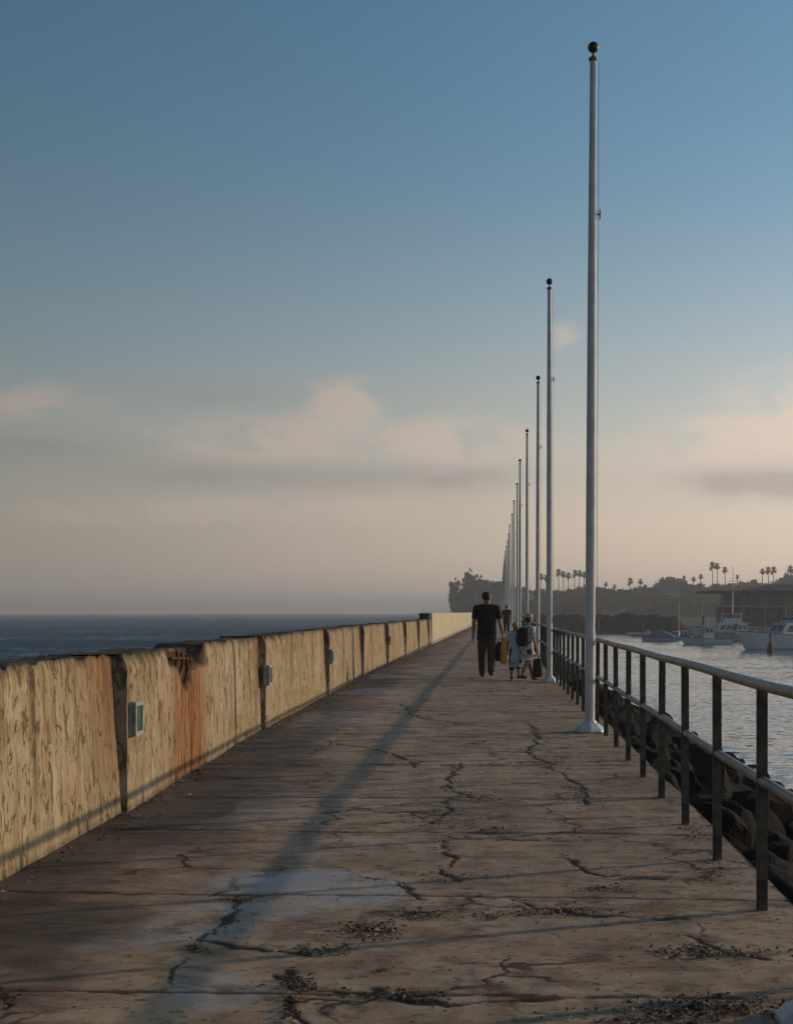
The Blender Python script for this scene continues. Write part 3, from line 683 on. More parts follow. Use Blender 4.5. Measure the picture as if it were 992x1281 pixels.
# ------------------------------------------------------------------ people
def skin_mesh(name, verts, edges, mat, parent, sub=2, post=None):
    """verts: list of (x, y, z, r)"""
    me = bpy.data.meshes.new(name); me.from_pydata([v[:3] for v in verts], edges, []); me.update()
    o = bpy.data.objects.new(name + '_tmp', me); C.objects.link(o)
    m = o.modifiers.new('s', 'SKIN'); m.use_smooth_shade = True
    sl = me.skin_vertices[0] if me.skin_vertices else None
    if sl is None:
        bpy.context.view_layer.objects.active = o; sl = me.skin_vertices[0]
    for i, v in enumerate(verts): sl.data[i].radius = (v[3], v[3]); sl.data[i].use_root = (i == 0)
    s = o.modifiers.new('d', 'SUBSURF'); s.levels = sub; s.render_levels = sub
    dg = bpy.context.evaluated_depsgraph_get(); dg.update()
    nm = bpy.data.meshes.new_from_object(o.evaluated_get(dg)); nm.name = name
    bpy.data.objects.remove(o); bpy.data.meshes.remove(me)
    if post:
        for v in nm.vertices: v.co = post(v.co)
    nm.materials.clear(); nm.materials.append(mat)
    for p in nm.polygons: p.use_smooth = True
    return link(name, nm, None, parent)
def chain(V, E, pts, start=None):
    prev = start
    for p in pts:
        V.append(p); k = len(V) - 1
        if prev is not None: E.append((prev, k))
        prev = k
    return prev
def person(loc, H, rz, label, stride=.14, arms=None, shirt='shirt_black', pants='olive', hair='hair', shorts=0, sleeve=.55, group=None, headturn=0, cap=None, shirt_len=0.0, lean=0.0, wide=1.0):
    """figure facing +Y; arms = ((elbow, wrist) left, right) in fractions of H"""
    t = empty('person', loc, label, 'person', group, rz)
    h = H; V = []; E = []
    w = .102 * wide
    flat = lambda c: Vector((c.x, c.y * (.70 if (.46 * h < c.z < .86 * h and abs(c.x) < .125 * h) else 1.0) + lean * max(0, c.z - .5 * h), c.z))
    hipz, knee, ank = .50 * h, .275 * h, .045 * h
    legs = []
    for sx, st in ((-1, stride), (1, -stride)):
        legs.append([(sx * .052 * h, 0, .475 * h), (sx * .055 * h, st * .45 * h * .5 + .015 * h, knee), (sx * .055 * h, st * h * .5 - (.03 * h if st < 0 else 0), ank + (.025 * h if st < 0 else 0))])
    if arms is None: arms = (((-.135, -.02, .63), (-.14, .02, .475)), ((.135, -.01, .63), (.145, .03, .48)))
    # body: one continuous surface from head to feet, hands with five fingers
    root = chain(V, E, [(0, 0, .52 * h, .085 * h * wide)])
    chest = chain(V, E, [(0, 0, .62 * h, .078 * h * wide), (0, .0, .72 * h, .088 * h * wide), (0, 0, .795 * h, .062 * h)], root)
    neck = chain(V, E, [(0, .006 * h, .845 * h, .033 * h), (0, .012 * h, .868 * h, .034 * h)], chest)
    hx = .012 * h * math.sin(headturn)
    chain(V, E, [(hx, .020 * h, .905 * h, .050 * h), (hx, .018 * h, .945 * h, .052 * h), (hx, .014 * h, .978 * h, .036 * h)], neck)
    nv = len(V); ns = Vector((math.sin(headturn), math.cos(headturn), 0))
    V.append((hx + ns.x * .073 * h, .018 * h + ns.y * .073 * h, .918 * h, .011 * h)); E.append((nv - 3, nv))
    for k, L in enumerate(legs):
        e = chain(V, E, [(*L[0], .062 * h), ((L[0][0] + L[1][0]) / 2, (L[0][1] + L[1][1]) / 2, (L[0][2] + L[1][2]) / 2, .051 * h), (*L[1], .036 * h), (L[2][0], (L[1][1] + L[2][1]) / 2 - .008 * h, (L[1][2] + L[2][2]) / 2 + .02 * h, .034 * h), (*L[2], .022 * h)], root)
        chain(V, E, [(L[2][0], L[2][1] + .05 * h, L[2][2] - .022 * h, .020 * h), (L[2][0], L[2][1] + .095 * h, L[2][2] - .028 * h, .014 * h)], e)
    for sx, (el_, wr) in zip((-1, 1), arms):
        sh = chain(V, E, [(sx * w * .95 * h, 0, .785 * h, .033 * h)], chest)
        ew = Vector(el_) * h; ww = Vector(wr) * h
        e = chain(V, E, [(*ew, .026 * h), (*((ew + ww) / 2), .023 * h), (*ww, .016 * h)], sh)
        dr = (ww - ew).normalized(); pal = ww + dr * .035 * h
        e = chain(V, E, [(*pal, .021 * h)], e)
        for k in range(4):
            b = pal + Vector((0, (k - 1.5) * .0095 * h, 0)) + dr * .02 * h
            ln = (.038, .044, .041, .031)[k] * h
            chain(V, E, [(*b, .0055 * h), (*(b + dr * ln * .5), .005 * h), (*(b + dr * ln * .85 + Vector((-sx * .012 * h, 0, 0))), .004 * h)], e)
        chain(V, E, [(*(pal + Vector((0, .018 * h, .004 * h))), .006 * h), (*(pal + Vector((-sx * .006 * h, .028 * h, -.016 * h))), .005 * h)], e)
    skin_mesh('body', V, E, M['skin'], t, 2, flat)
    # shirt
    V, E = [], []
    zl = (.455 - shirt_len) * h
    c = chain(V, E, [(0, 0, zl + .02 * h, .096 * h * wide), (0, 0, .56 * h, .094 * h * wide), (0, 0, .65 * h, .094 * h * wide), (0, 0, .75 * h, .106 * h * wide), (0, 0, .81 * h, .064 * h * wide), (0, .004 * h, .852 * h, .040 * h)])
    for sx, (el_, wr) in zip((-1, 1), arms):
        S_ = Vector((sx * w * .98 * h, 0, .792 * h)); ew = Vector(el_) * h
        chain(V, E, [(*S_, .050 * h), (*S_.lerp(ew, .5), .044 * h), (*S_.lerp(ew, sleeve * 1.6 if sleeve < .6 else sleeve), .038 * h)], 4)
    hem = .122 if shirt_len > 0 else .096
    chain(V, E, [(0, 0, zl, hem * h * wide), (0, 0, zl - .006 * h, hem * h * wide)], 0)
    skin_mesh('shirt', V, E, M[shirt], t, 2, flat)
    # trousers or shorts
    V, E = [], []
    chain(V, E, [(0, 0, .575 * h, .088 * h * wide), (0, 0, .49 * h, .088 * h * wide)])
    for L in legs:
        a, b, c_ = Vector(L[0]), Vector(L[1]), Vector(L[2])
        if shorts: chain(V, E, [(*a, .070 * h), (*a.lerp(b, .5), .062 * h), (*b.lerp(c_, shorts - .9 if shorts > .9 else 0), .055 * h)], 1)
        else: chain(V, E, [(*a, .071 * h), (*a.lerp(b, .55), .060 * h), (*b, .054 * h), (*b.lerp(c_, .5), .049 * h), (*b.lerp(c_, .95), .045 * h), (*b.lerp(c_, 1.0), .045 * h)], 1)
    skin_mesh('shorts' if shorts else 'trousers', V, E, M[pants], t, 2, flat)
    for L in legs:
        a = Vector(L[2])
        skin_mesh('shoe', [(a.x, a.y - .022 * h, a.z - .006 * h, .036 * h), (a.x, a.y + .02 * h, a.z - .010 * h, .034 * h), (a.x, a.y + .065 * h, a.z - .022 * h, .027 * h), (a.x, a.y + .108 * h, a.z - .028 * h, .018 * h)],
                  [(0, 1), (1, 2), (2, 3)], M['shoe'], t, 1)
    hb = -ns * .017 * h
    skin_mesh('hair', [(hx + hb.x * 1.4, .014 * h + hb.y * 1.5, .885 * h, .046 * h), (hx + hb.x, .014 * h + hb.y, .912 * h, .054 * h), (hx + hb.x, .014 * h + hb.y, .948 * h, .060 * h), (hx + hb.x * .5, .016 * h + hb.y * .5, .985 * h, .044 * h)], [(0, 1), (1, 2), (2, 3)], M[hair], t, 2)
    if cap:
        q = MB().lathe([(.066 * h, .955 * h), (.068 * h, .965 * h), (.063 * h, .99 * h), (.045 * h, 1.012 * h), (.012 * h, 1.022 * h)], 16, (hx, .016 * h, 0))
        q.box((hx + ns.x * .075 * h, .016 * h + ns.y * .075 * h, .962 * h), (.085 * h, .06 * h, .008 * h), -headturn); q.build('cap', M[cap], t)
    return t
man = person((.06, 28.0, .002), 1.80, -.05, 'man in a black shirt and olive trousers walking away with bags', .20, (((-.145, -.02, .64), (-.155, .0, .49)), ((.15, .0, .645), (.185, .02, .50))), sleeve=.58, headturn=.6, wide=1.18, shirt_len=-.075)
kid_b = person((.625, 27.0, .002), 1.17, .05, 'small fair haired child in a long pale blue shirt and dark shorts', .13, (((-.13, .02, .63), (-.12, .06, .49)), ((.13, -.02, .63), (.13, -.04, .48))), 'blue', 'navy', 'fair', 1.45, .58, None, 0, None, .15, 0, 1.05)
kid_g = person((.875, 26.95, .002), 1.30, -.95, 'child in a pale cap and light grey shirt wearing a dark backpack', .27, (((-.135, -.03, .63), (-.13, .0, .49)), ((.14, .0, .63), (.175, .03, .49))), 'greyshirt', 'navy', 'hair', .9, .58, None, .2, 'cap', .055, 0, 1.15)
bp = MB()
bp.box((0, -.14, .86), (.24, .13, .36)); bp.box((0, -.215, .80), (.18, .04, .18))
bpo = bp.build('backpack', M['navy']); bpo.location = kid_g.location; bpo.rotation_euler = (0, 0, -.95); tag(bpo, 'dark backpack on the back of the child in the cap', 'backpack')
bm_ = bmesh.new(); bm_.from_mesh(bpo.data); bmesh.ops.bevel(bm_, geom=list(bm_.edges), offset=.03, segments=2, affect='EDGES'); bm_.to_mesh(bpo.data); bm_.free()
st = MB()
for sx in (-1, 1): st.path([(sx * .08, -.09, 1.03), (sx * .085, .0, 1.08), (sx * .09, .085, 1.0), (sx * .10, .09, .85), (sx * .12, -.08, .74)], .016, 6)
st.build('strap', M['navy'], bpo)
fm = person((1.40, 84, .002), 1.80, .1, 'distant walker in dark clothes seen past the man in black', .12, None, 'shirt_black', 'navy', 'hair', False, 1.0, wide=1.15)
def bag(loc, w, d, h, mat, label, rz=0, top=.8):
    t = empty('bag', loc, label, 'bag', None, rz)
    b = MB(); n = 14
    prof = [(.70, 0), (.95, .05), (1.0, .25), (.97, .6), (top, .88), (top * .7, 1.0)]
    vs = []
    for (k, z) in prof:
        for i in range(n):
            a = 2 * math.pi * i / n; ca, sa = math.cos(a), math.sin(a)
            vs.append((w / 2 * k * math.copysign(abs(ca) ** .6, ca), d / 2 * k * math.copysign(abs(sa) ** .6, sa) + .01 * math.sin(5 * a + z * 9), h * z))
    fs = [(i * n + k, i * n + (k + 1) % n, (i + 1) * n + (k + 1) % n, (i + 1) * n + k) for i in range(len(prof) - 1) for k in range(n)]
    fs += [tuple(reversed(range(n))), tuple(range((len(prof) - 1) * n, len(prof) * n))]
    b.add(vs, fs, True); b.build('sack', mat, t)
    MB().path([(-w * .25, 0, h * .95), (-w * .18, 0, h * 1.12), (0, 0, h * 1.2), (w * .18, 0, h * 1.12), (w * .25, 0, h * .95)], .010, 6).build('handle', mat, t)
    return t
bag((.335, 28.0, .34), .20, .12, .40, M['darkbag'], 'dark carrier bag hanging from the right hand of the man')
bag((.42, 27.95, .28), .17, .16, .56, M['yellow'], 'bright yellow bag carried beside the man in black', 0, .7)
bag((1.06, 26.9, .06), .20, .12, .38, M['darkbag'], 'dark bag low at the right side of the capped child')

# ------------------------------------------------------------------ boats
def hull_loft(L, B, free, draft=.35, flare=.15, bow=.9):
    st = []; n = 16
    for i in range(n + 1):
        s = i / n                                   # 0 stern, 1 bow
        hb = B / 2 * (1 - max(0, (s - .45) / .55) ** 2.2) * (.93 + .07 * min(1, s * 4))
        sh = free * (1 + bow * max(0, s - .25) ** 1.6 * .75)
        x = L * (s - .5)
        rake = .10 * L * max(0, s - .8) / .2
        st.append([(x + rake * .0, .0, -draft * (1 - .5 * s)), (x, hb * .72, -.12), (x + rake * .35, hb * .9, .12), (x + rake * .75, hb * 1.0, sh * .6), (x + rake, hb * (1 + flare * .3) if hb > .02 else .01, sh)])
    return st
def boat(name, loc, rz, L, B, free, label, cat='boat', group=None, build=None, hullmat='hull'):
    t = empty(name, loc, label, cat, group, rz)
    st = hull_loft(L, B, free); m = MB(); bt = MB()
    ring = [[(x, y, z) for (x, y, z) in s] + [(x, -y, z) for (x, y, z) in reversed(s[1:])] for s in st]
    nn = len(ring[0]); vs = [p for r in ring for p in r]
    fs = []
    for i in range(len(ring) - 1):
        for k in range(nn - 1):
            fs.append((i * nn + k, (i + 1) * nn + k, (i + 1) * nn + k + 1, i * nn + k + 1))
        fs.append((i * nn + nn - 1, (i + 1) * nn + nn - 1, (i + 1) * nn, i * nn))
    fs.append(tuple(range(nn))); m.add(vs, fs, False); m.build('hull', M[hullmat], t)
    d = MB(); dv = []
    for s in st:
        (x, y, z) = s[-1]; dv += [(x, y * .985, z - .03), (x, -y * .985, z - .03)]
    d.add(dv, [(2 * i, 2 * i + 1, 2 * i + 3, 2 * i + 2) for i in range(len(st) - 1)]); d.build('deck', M['tan'], t)
    r = MB()
    for sgn in (1, -1): r.path([(s[-1][0], sgn * s[-1][1], s[-1][2]) for s in st], .05, 6)
    r.build('rub_rail', M['boot'], t)
    if build: build(t, L, B, free)
    return t
def cabin(t, x0, x1, w, z0, z1, rake0=.25, rake1=.55, name='cabin', mat='hull', win=3, wfrac=(.35, .82)):
    h = z1 - z0; m = MB()
    b = [(x0, -w / 2), (x1, -w / 2), (x1, w / 2), (x0, w / 2)]; tp = [(x0 + rake0 * h, -w * .44), (x1 - rake1 * h, -w * .44), (x1 - rake1 * h, w * .44), (x0 + rake0 * h, w * .44)]
    m.add([(*p, z0) for p in b] + [(*p, z1) for p in tp], [(4, 5, 6, 7), (0, 1, 5, 4), (1, 2, 6, 5), (2, 3, 7, 6), (3, 0, 4, 7), (3, 2, 1, 0)])
    c = m.build(name, M[mat], t, .05)
    for sy in (-1, 1):
        for i in range(win):
            f0, f1 = (i + .12) / win, (i + .88) / win; vs = []
            for (ff, hh) in ((f0, wfrac[0]), (f1, wfrac[0]), (f1, wfrac[1]), (f0, wfrac[1])):
                xa = (x0 + rake0 * h * hh) + ((x1 - rake1 * h * hh) - (x0 + rake0 * h * hh)) * (.06 + ff * .88); ya = w / 2 - w * .06 * hh + .025
                vs.append((xa, sy * ya, z0 + h * hh))
            vb = [(x, y - sy * .05, z) for (x, y, z) in vs]
            MB().add(vs + vb, [(0, 1, 2, 3), (0, 4, 5, 1), (1, 5, 6, 2), (2, 6, 7, 3), (3, 7, 4, 0)]).build('window', M['glass'], c)
    for i in range(2):
        yv = (-.4, .04, .36)[i] * w * .9, (-.04, .4, .4)[i] * w * .9; vs = []
        for (yy, hh) in ((yv[0], .4), (yv[1], .4), (yv[1], .85), (yv[0], .85)): vs.append((x1 - rake1 * h * hh + .03, yy, z0 + h * hh))
        vb = [(x - .06, y, z) for (x, y, z) in vs]
        MB().add(vs + vb, [(0, 1, 2, 3), (0, 4, 5, 1), (1, 5, 6, 2), (2, 6, 7, 3), (3, 7, 4, 0)]).build('windscreen', M['glass'], c)
    return c
def stanchions(t, L, B, free, s0=.15):
    m = MB(); st = hull_loft(L, B, free)
    for sgn in (1, -1):
        top = []
        for s in st[8:]:
            x, y, z = s[-1]; top.append((x, sgn * y * .95, z + .55)); m.path([(x, sgn * y * .95, z - .02), (x, sgn * y * .95, z + .55)], .022, 5)
        m.path(top, .022, 5)
    m.build('guard_rail', M['alloy'], t)
def cruiser(t, L, B, free):
    cabin(t, -.36 * L, .22 * L, B * .80, free * 1.0, free + 1.55, .05, .7, win=4)
    cabin(t, -.30 * L, .06 * L, B * .70, free + 1.58, free + 2.35, .1, .5, 'flybridge', win=1, wfrac=(.55, .6))
    m = MB(); m.box((-.13 * L, 0, free + 3.15), (.32 * L, B * .66, .08))
    m.build('canopy', M['hull'], t, .03)
    m = MB()
    for x in (-.27, .0):
        for s in (-1, 1): m.path([(x * L, s * B * .28, free + 2.3), (x * L, s * B * .30, free + 3.12)], .035, 6)
    m.build('canopy_frame', M['alloy'], t)
    m = MB(); m.path([(-.16 * L, 0, free + 3.18), (-.17 * L, 0, free + 6.6)], [.16, .06], 8); m.box((-.165 * L, 0, free + 4.4), (.5, 1.0, .16)); m.build('mast', M['hull'], t)
    stanchions(t, L, B, free)
def small_cruiser(t, L, B, free):
    cabin(t, -.12 * L, .16 * L, B * .70, free * .95, free + 1.75, .05, .35, win=2, wfrac=(.5, .85))
    cabin(t, .16 * L, .34 * L, B * .55, free * 1.0, free + .65, .0, 1.0, 'cuddy', win=1)
    m = MB(); m.box((.0, 0, free + 1.82), (.34 * L, B * .74, .07)); m.build('canopy', M['hull'], t, .02)
    m = MB(); m.path([(-.02 * L, 0, free + 1.85), (-.03 * L, 0, free + 3.6)], [.05, .025], 6); m.build('mast', M['alloy'], t)
    stanchions(t, L, B, free)
def covered(t, L, B, free):
    n = 10; vs = []; prof = [(-.46, .05), (-.40, .35), (-.2, .9), (.05, 1.3), (.22, .75), (.42, .35), (.5, .15)]
    for (x, z) in prof:
        for i in range(n + 1):
            a = math.pi * i / n; hb = B / 2 * (.98 if x < .2 else (.98 - (x - .2) * 1.6)); vs.append((x * L, hb * math.cos(a), free * 1.02 + z * (math.sin(a) ** .7)))
    fs = [(i * (n + 1) + k, (i + 1) * (n + 1) + k, (i + 1) * (n + 1) + k + 1, i * (n + 1) + k + 1) for i in range(len(prof) - 1) for k in range(n)]
    MB().add(vs, fs, True).build('cover', M['canvas'], t)
def sail(t, L, B, free):
    cabin(t, -.15 * L, .2 * L, B * .55, free, free + .5, .1, .8, win=3)
    m = MB(); m.path([(.08 * L, 0, free), (.08 * L, 0, free + 5.5)], [.07, .045], 8); m.path([(.08 * L, 0, free + 1.1), (-.36 * L, 0, free + 1.2)], .05, 6); m.build('mast', M['alloy'], t)
def wp(x, Y): return ((x - 605) * Y / F, Y, SEA)
boat('motor_yacht', (36.2, 160, SEA + .05), R(180 + 24), 12.5, 4.0, 1.5, 'large white motor yacht with flybridge and mast at the right edge', 'boat', build=cruiser)
boat('cabin_boat', wp(884, 184), R(180 + 12), 6.3, 2.3, .75, 'small white cabin boat with upright wheelhouse, left of the yacht', 'boat', build=small_cruiser)
boat('covered_boat', wp(826, 204), R(180 - 8), 5.0, 2.0, .5, 'low boat under a domed blue grey canvas cover', 'boat', build=covered)
bd = empty('float', wp(799, 250), 'pale flat mooring float by the rock jetty', 'float')
m = MB(); m.box((0, 0, .35), (4.4, 1.8, .5)); m.build('pontoon', M['hull'], bd, .08)
m = MB(); m.box((0, 0, .63), (4.2, 1.6, .06)); m.build('planking', M['tan'], bd)
boat('sail_boat', wp(853, 225), R(170), 6.5, 2.2, .8, 'grey sailing boat with bare mast moored behind the small boats', 'boat', build=sail, hullmat='stucco')
boat('fishing_boat', wp(925, 206), R(200), 8, 2.6, .9, 'tan hulled boat half hidden behind the motor yacht', 'boat', build=small_cruiser, hullmat='tan')
boat('sloop', wp(874, 238), R(15), 7.5, 2.4, .9, 'white sloop moored behind the small cabin boat', 'boat', build=sail)
boat('day_boat', wp(846, 214), R(165), 4.8, 1.9, .6, 'little open boat with a low cabin between covered boat and cabin boat', 'boat', build=lambda t, L, B, f: cabin(t, -.1 * L, .22 * L, B * .62, f, f + .8, .1, .6, win=2))
boat('motor_cruiser', wp(905, 222), R(190), 9, 2.9, 1.0, 'pale motor cruiser moored behind, between cabin boat and yacht', 'boat', build=cruiser)
pl = empty('mooring_buoy', wp(963, 146), 'dark upright mooring buoy in front of the motor yacht', 'buoy')
MB().lathe([(.28, -.4), (.36, .1), (.34, .6), (.2, 1.0), (.09, 1.2), (.07, 1.7)], 14).build('float_body', M['timber'], pl)
MB().lathe([(.02, 1.7), (.13, 1.75), (.13, 1.98), (.02, 2.02)], 10).build('topmark', M['timber'], pl)
# floating dock with pilings behind the boats
dk = empty('floating_dock', wp(900, 232), 'grey floating dock with pilings behind the moored boats', 'dock')
m = MB(); m.box((8, 0, .35), (46, 2.4, .45)); m.build('walkway', M['stucco'], dk)
for i in range(9): MB().lathe([(.17, -1.5), (.17, 2.6 + .5 * (i % 3)), (.05, 2.9 + .5 * (i % 3))], 8, (-13 + i * 5.2, 1.4, 0)).build('piling', M['timber'], dk)
for i in range(7):
    b = MB(); b.box((-12.3 + i * 6.1, -.6, .95), (.9, .6, .75)); b.build('dock_box', M['hull'], dk, .05)

# ------------------------------------------------------------------ far shore
gx = np.concatenate([np.arange(-70, 120, 2.5), np.arange(120, 520, 8)]); gy = np.concatenate([np.arange(276, 420, 4), np.arange(420, 900, 8)])
XX, YY = np.meshgrid(gx, gy)
left = -17 * YY / 640 + 7 * (fbm(YY * .03, YY * 0, 7, 3) - .5)
inl = XX - left
front = np.interp(XX, [-70, 0, 8, 30, 120, 520], [560, 520, 330, 300, 288, 288]) + 10 * (fbm(XX * .05, XX * 0, 8, 2) - .5)
land = sstep(0, 9, inl) * sstep(0, 14, YY - front)
rise = np.interp(XX, [-40, -10, 20, 60, 150, 500], [12, 13, 9.5, 10.5, 14, 17])
hill = sstep(np.interp(XX, [-20, 10, 40, 500], [560, 540, 500, 480]), 660, YY) * rise * sstep(0, 22, inl)
Z = -5 + land * 3.6 + land * hill + land * 1.6 * (fbm(XX * .08, YY * .06, 9, 4) - .5)
hl = link('hillside', grid_mesh('hillside', np.stack([XX, YY, Z], -1)), M['land']); tag(hl, kind='structure')
def hz(X, Y):
    i = min(max(np.searchsorted(gx, X) - 1, 0), len(gx) - 2); j = min(max(np.searchsorted(gy, Y) - 1, 0), len(gy) - 2); return float(Z[j, i])
# rubble jetty
jx = np.linspace(6, 44, 130); pr = np.linspace(-1, 1, 26)
JX, JP = np.meshgrid(jx, pr, indexing='ij')
ht = 4.3 * (1 - np.abs(JP) ** 1.5) * sstep(44, 40.5, JX) * (.86 + .3 * fbm(JX * .5, JX * 0, 17, 3))
P = np.stack([JX, 288 + JP * 7 + .8 * (fbm(JX * .9, JP * 4, 15, 3) - .5), SEA - .6 + ht + 1.1 * (fbm(JX * 1.2, JP * 7, 16, 3) - .5)], -1)
tag(link('rock_jetty', grid_mesh('rock_jetty', P, smooth=False), M['rock']), 'low dark rubble jetty across the harbour water', 'jetty')

# trees: crowns of many leaf clumps
def crown_mesh(seed, w, h, n=520, ls=.55):
    rr = random.Random(seed); m = MB(); lobes = []
    for i in range(9):
        a = rr.uniform(0, 6.28); d = rr.uniform(.1, .62); lobes.append((math.cos(a) * d * w / 2, math.sin(a) * d * w / 2, h * (.25 + .6 * rr.random() * (1 - d * .5)), rr.uniform(.22, .38) * w * .8, rr.uniform(.2, .32) * h))
    for i in range(n):
        lx, ly, lz, lr, lh = rr.choice(lobes); p = Vector((rr.gauss(0, 1), rr.gauss(0, 1), rr.gauss(0, 1))).normalized() * rr.uniform(.55, 1.05)
        c = Vector((lx + p.x * lr, ly + p.y * lr, max(.1, lz + p.z * lh))); s = ls * rr.uniform(.5, 1.4)
        q = Euler((rr.uniform(0, 6), rr.uniform(0, 6), rr.uniform(0, 6))).to_matrix()
        vs = [c + q @ Vector((x * s, y * s, rr.uniform(-.2, .2) * s)) for (x, y) in ((-.6, -.3), (0, -.55), (.6, -.2), (.45, .4), (-.1, .6), (-.55, .35))]
        m.add(vs, [(0, 1, 2), (0, 2, 3), (0, 3, 4), (0, 4, 5)])
    me = bpy.data.meshes.new('crown'); me.from_pydata(m.v, [], m.f); me.update(); me.materials.append(M['leaf']); return me
def trunk_mesh(seed, h, w):
    rr = random.Random(seed); m = MB(); m.path([(0, 0, -1.2), (.1, 0, h * .3), (rr.uniform(-.3, .3), .1, h * .6)], [.35, .27, .16], 7)
    for i in range(5):
        a = i * 1.26 + rr.random(); m.path([(.1, 0, h * (.22 + .06 * i)), (math.cos(a) * w * .16, math.sin(a) * w * .16, h * .5), (math.cos(a) * w * .3, math.sin(a) * w * .3, h * .72)], [.16, .11, .05], 5)
    me = bpy.data.meshes.new('trunk'); me.from_pydata(m.v, [], m.f); me.materials.append(M['bark']); return me
TK = []
for (i, (w, h)) in enumerate([(10, 8), (8, 9), (12, 7.5), (7, 7), (9, 11), (6, 5)]): TK.append((crown_mesh(40 + i, w, h), trunk_mesh(60 + i, h, w), w, h))
def tree(X, Y, z, H, label, group, k=None, wf=1.0):
    cm, tm, w, h = TK[k if k is not None else random.randrange(len(TK))]
    t = empty('tree', (X, Y, z), label, 'tree', group, random.uniform(0, 6.28)); s = H / h; t.scale = (s * wf, s * wf, s)
    link('crown', cm, None, t); link('trunk', tm, None, t); return t
SKY = [(558, 768), (562, 742), (570, 722), (588, 715), (606, 717), (616, 725), (628, 729), (645, 731), (665, 735), (690, 736), (715, 735), (735, 728), (760, 737), (790, 736), (812, 731), (830, 724), (846, 719), (858, 726), (878, 733), (900, 729),
       (925, 727), (945, 724), (960, 726), (975, 720), (992, 713), (1010, 709), (1040, 715)]
sx_, sy_ = zip(*SKY)
G1, L1 = 'trees on the wooded hillside across the harbour', 'hazy dark tree among the many on the wooded hillside'
x = 577
while x < 1035:
    Y = random.uniform(640, 700); X = (x - 605) * Y / F; ytop = np.interp(x, sx_, sy_) + (random.uniform(-4.0, 0.5) if x < 625 else random.uniform(-2.0, 4.5)); zt = EYE - (ytop - 766) * Y / F; zb = hz(X, Y)
    tree(X, Y, zb, max(3.0, zt - zb), 'big dark tree on the headland at the end of the breakwater' if x < 622 else L1, 'trees on the headland' if x < 622 else G1, None, (.5 if x < 592 else .7 if x < 610 else random.uniform(.9, 1.25)) if zt - zb > 6 else 1.5)
    x += random.uniform(5, 9)
for i in range(210):
    x = random.uniform(583, 1040); Y = random.uniform(520, 645); X = (x - 605) * Y / F; zb = hz(X, Y)
    if zb < -1.0: continue
    tree(X, Y, zb - .3, random.uniform(3.5, 7.0), 'low dark tree on the slope of the headland' if x < 622 else L1, 'trees on the headland' if x < 622 else G1, None, random.uniform(1.0, 1.5))
# palms
def palm_parts():
    out_ = []
    for s in range(3):
        rr = random.Random(90 + s); m = MB()
        for i in range(44):
            a = rr.uniform(0, 6.28); e = rr.uniform(-.9, 1.3); L = rr.uniform(1.3, 2.0); d = Vector((math.cos(a) * math.cos(e), math.sin(a) * math.cos(e), math.sin(e))); sd_ = d.cross(Vector((0, 0, 1))).normalized()
            p0 = Vector((0, 0, 0)); p1 = d * L * .55; p2 = d * L + Vector((0, 0, -.45 * L * (.6 if e > .4 else .35)))
            m.add([p0 - sd_ * .05, p0 + sd_ * .05, p1 + sd_ * .38, p2 + sd_ * .22, p2 - sd_ * .22, p1 - sd_ * .38], [(0, 1, 2, 5), (5, 2, 3, 4)])
        me = bpy.data.meshes.new('fronds'); me.from_pydata(m.v, [], m.f); me.materials.append(M['frond']); out_.append(me)
    return out_
PF = palm_parts()
def palm(x, ytop, Y, label, k=0, sc=1.0):
    X = (x - 605) * Y / F; zb = hz(X, Y); zt = EYE - (ytop - 766) * Y / F - 1.2 * sc
    t = empty('palm_tree', (X, Y, zb), label, 'palm tree', 'palms on the skyline'); h = zt - zb; bend = random.uniform(-.5, .5)
    MB().path([(0, 0, -1), (bend * .3, 0, h * .4), (bend, 0, h)], [.30, .22, .17], 7).build('trunk', M['palmbark'], t)
    o = link('fronds', PF[k % 3], None, t); o.location = (bend, 0, h); o.scale = (sc, sc, sc)
    MB().lathe([(.2, -1.0), (.5, -.8), (.45, -.1), (.15, .1)], 8, (bend, 0, h)).build('skirt', M['palmbark'], t)
LP = 'one of the tall palms in the close row right of the third flagpole'
for i, x in enumerate((676, 683, 699, 705, 711, 718, 724, 730)): palm(x, (717, 719, 712, 714, 716, 713, 713, 715)[i], random.uniform(690, 730), LP, i, 1.35)
for i, (x, yt, lb, sc) in enumerate([(757, 728, 'small palm left of the two lone skyline palms over the hillside', .9), (769, 731, 'short palm poking from the middle of the hillside skyline', .9), (787, 723, 'bushy palm at the middle of the hillside skyline', 1.3), (800, 724, 'second bushy palm at the middle of the skyline', 1.1), (807, 731, 'small round palm beside the bushy skyline pair', .8),
             (854, 720, 'small palm left of the flat topped pair on the skyline', .8), (866, 721, 'left palm of the low pair right of the hilltop', 1.0), (875, 718, 'right palm of the low pair right of the hilltop', 1.0), (891, 703, 'left of the two tallest palms on the skyline', 1.45), (897, 704, 'right of the two tallest palms on the skyline', 1.35), (907, 709, 'slim tall palm just right of the tallest pair', 1.2),
             (922, 719, 'lone small palm over the dark pavilion', .8), (953, 711, 'left palm of the wide cluster above the yacht mast', 1.2), (961, 709, 'middle palm of the wide cluster above the yacht mast', 1.4), (967, 709, 'right palm of the wide cluster above the yacht mast', 1.4), (988, 707, 'palm at the far right end of the skyline', 1.5)]):
    palm(x, yt, random.uniform(660, 700), lb, i, sc)
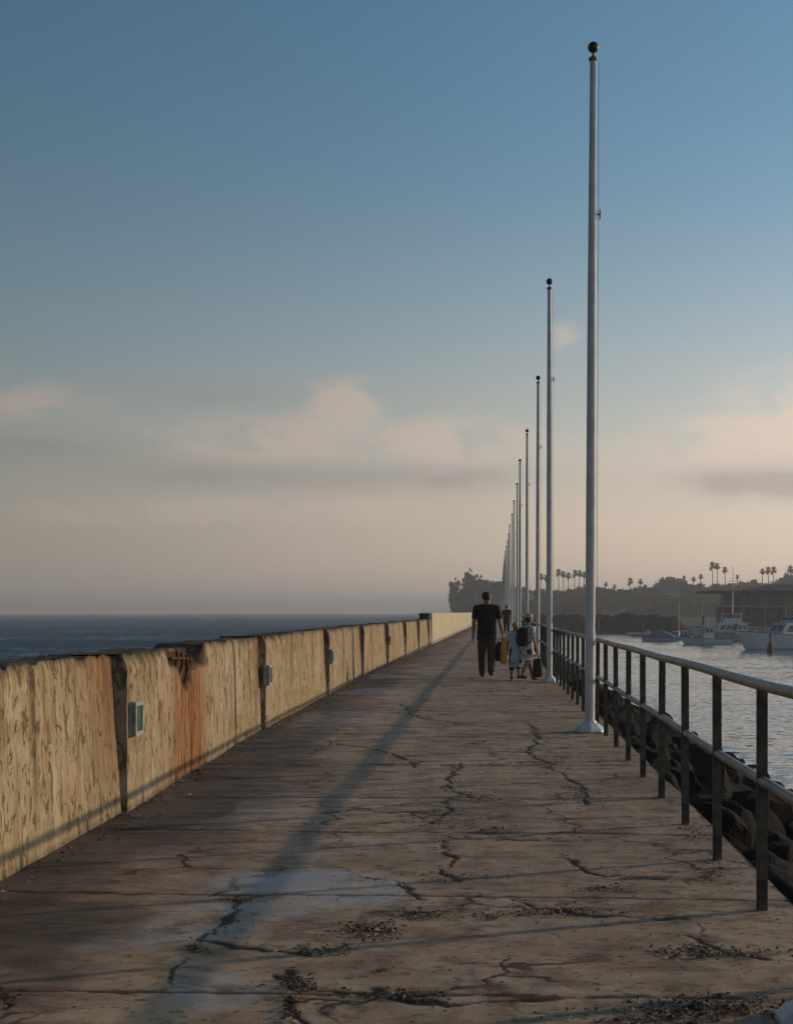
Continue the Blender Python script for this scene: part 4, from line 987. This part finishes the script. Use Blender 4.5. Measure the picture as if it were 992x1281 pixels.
# harbour pavilion
B0 = (46.5, 268, -1.6)
bl = empty('harbour_pavilion', B0, 'dark two storey harbour pavilion with wide flat eaves and pale columns', 'building')
m = MB(); m.box((15, 9, -.3), (34, 20, 1.0)); m.build('plinth', M['stucco'], bl)
m = MB(); m.box((15.5, 10, 2.1), (27, 12, 3.7)); m.build('wall', M['timber'], bl)
m = MB(); m.box((15.5, 10.4, 5.6), (25, 11, 2.6)); m.build('upper_wall', M['stucco'], bl)
m = MB(); m.box((14.6, 8.6, 4.12), (31.5, 17, .28)); m.build('balcony', M['tan'], bl)
m = MB(); m.box((14.6, 8.4, 7.06), (33, 19, .38)); m.add([(4, 3, 7.26), (31, 3, 7.26), (31, 17, 7.26), (4, 17, 7.26), (13, 8, 8.7), (26, 8, 8.7), (26, 12, 8.7), (13, 12, 8.7)], [(4, 5, 6, 7), (0, 1, 5, 4), (1, 2, 6, 5), (2, 3, 7, 6), (3, 0, 4, 7)]); m.build('roof', M['roof'], bl)
for i in range(8): MB().box((.6 + i * 4.2, .8, 3.5), (.38, .38, 6.7)).build('column', M['stucco'], bl)
for i in range(7):
    w = MB().box((4.4 + i * 3.6, 4.86, 5.7), (2.6, .08, 1.7)).build('window', M['window'], bl)
    MB().box((4.4 + i * 3.6, 3.97, 2.2), (2.4, .08, 2.0)).build('window', M['window'], bl)
m = MB()
for z in (4.75, 5.1): m.box((14.6, .3, z), (31, .06, .06))
m.build('balustrade', M['stucco'], bl)
ms = empty('flag_mast', (47.6 + .4, 262, -1.4), 'thin bare mast rising beside the dark pavilion', 'mast')
MB().path([(0, 0, 0), (0, 0, 11.7)], [.10, .05], 8).build('mast_pole', M['alloy'], ms); MB().path([(-.9, 0, 8.8), (.9, 0, 8.8)], .04, 6).build('crosstree', M['alloy'], ms)
# pale houses low on the hillside
for i, (x, yv, w) in enumerate([(652, 741, 5), (662, 742, 6)]):
    Y = 512; p = at(x, yv, Y); t = empty('house', (p.x, Y, p.z - 1.5), ['small white house in the trees, left of the pair behind the flagpoles', 'small white house in the trees, right of the pair behind the flagpoles'][i], 'house')
    MB().box((0, 0, .3), (w * .42, 3, 2.6)).build('wall', M['hull'], t)
    MB().add([(-w * .25, -1.7, 1.6), (w * .25, -1.7, 1.6), (w * .25, 1.7, 1.6), (-w * .25, 1.7, 1.6), (-w * .2, 0, 2.5), (w * .2, 0, 2.5)], [(0, 1, 5, 4), (2, 3, 4, 5), (1, 2, 5), (3, 0, 4)]).build('roof', M['stucco'], t)

# ------------------------------------------------------------------ haze over the whole place
HAZE = 0.00055
hb = MB(); hb.box((0, 2900, 15.5), (12600, 7700, 46)); h = hb.build('haze', None); 
hm = bpy.data.materials.new('haze'); hm.use_nodes = True; hn = hm.node_tree.nodes; hn.clear()
ho = hn.new('ShaderNodeOutputMaterial'); hv = hn.new('ShaderNodeVolumePrincipled'); hv.inputs['Density'].default_value = HAZE; hv.inputs['Color'].default_value = (.86, .87, .9, 1); hv.inputs['Anisotropy'].default_value = .25
hm.node_tree.links.new(hv.outputs[0], ho.inputs['Volume']); h.data.materials.append(hm); tag(h, kind='stuff')
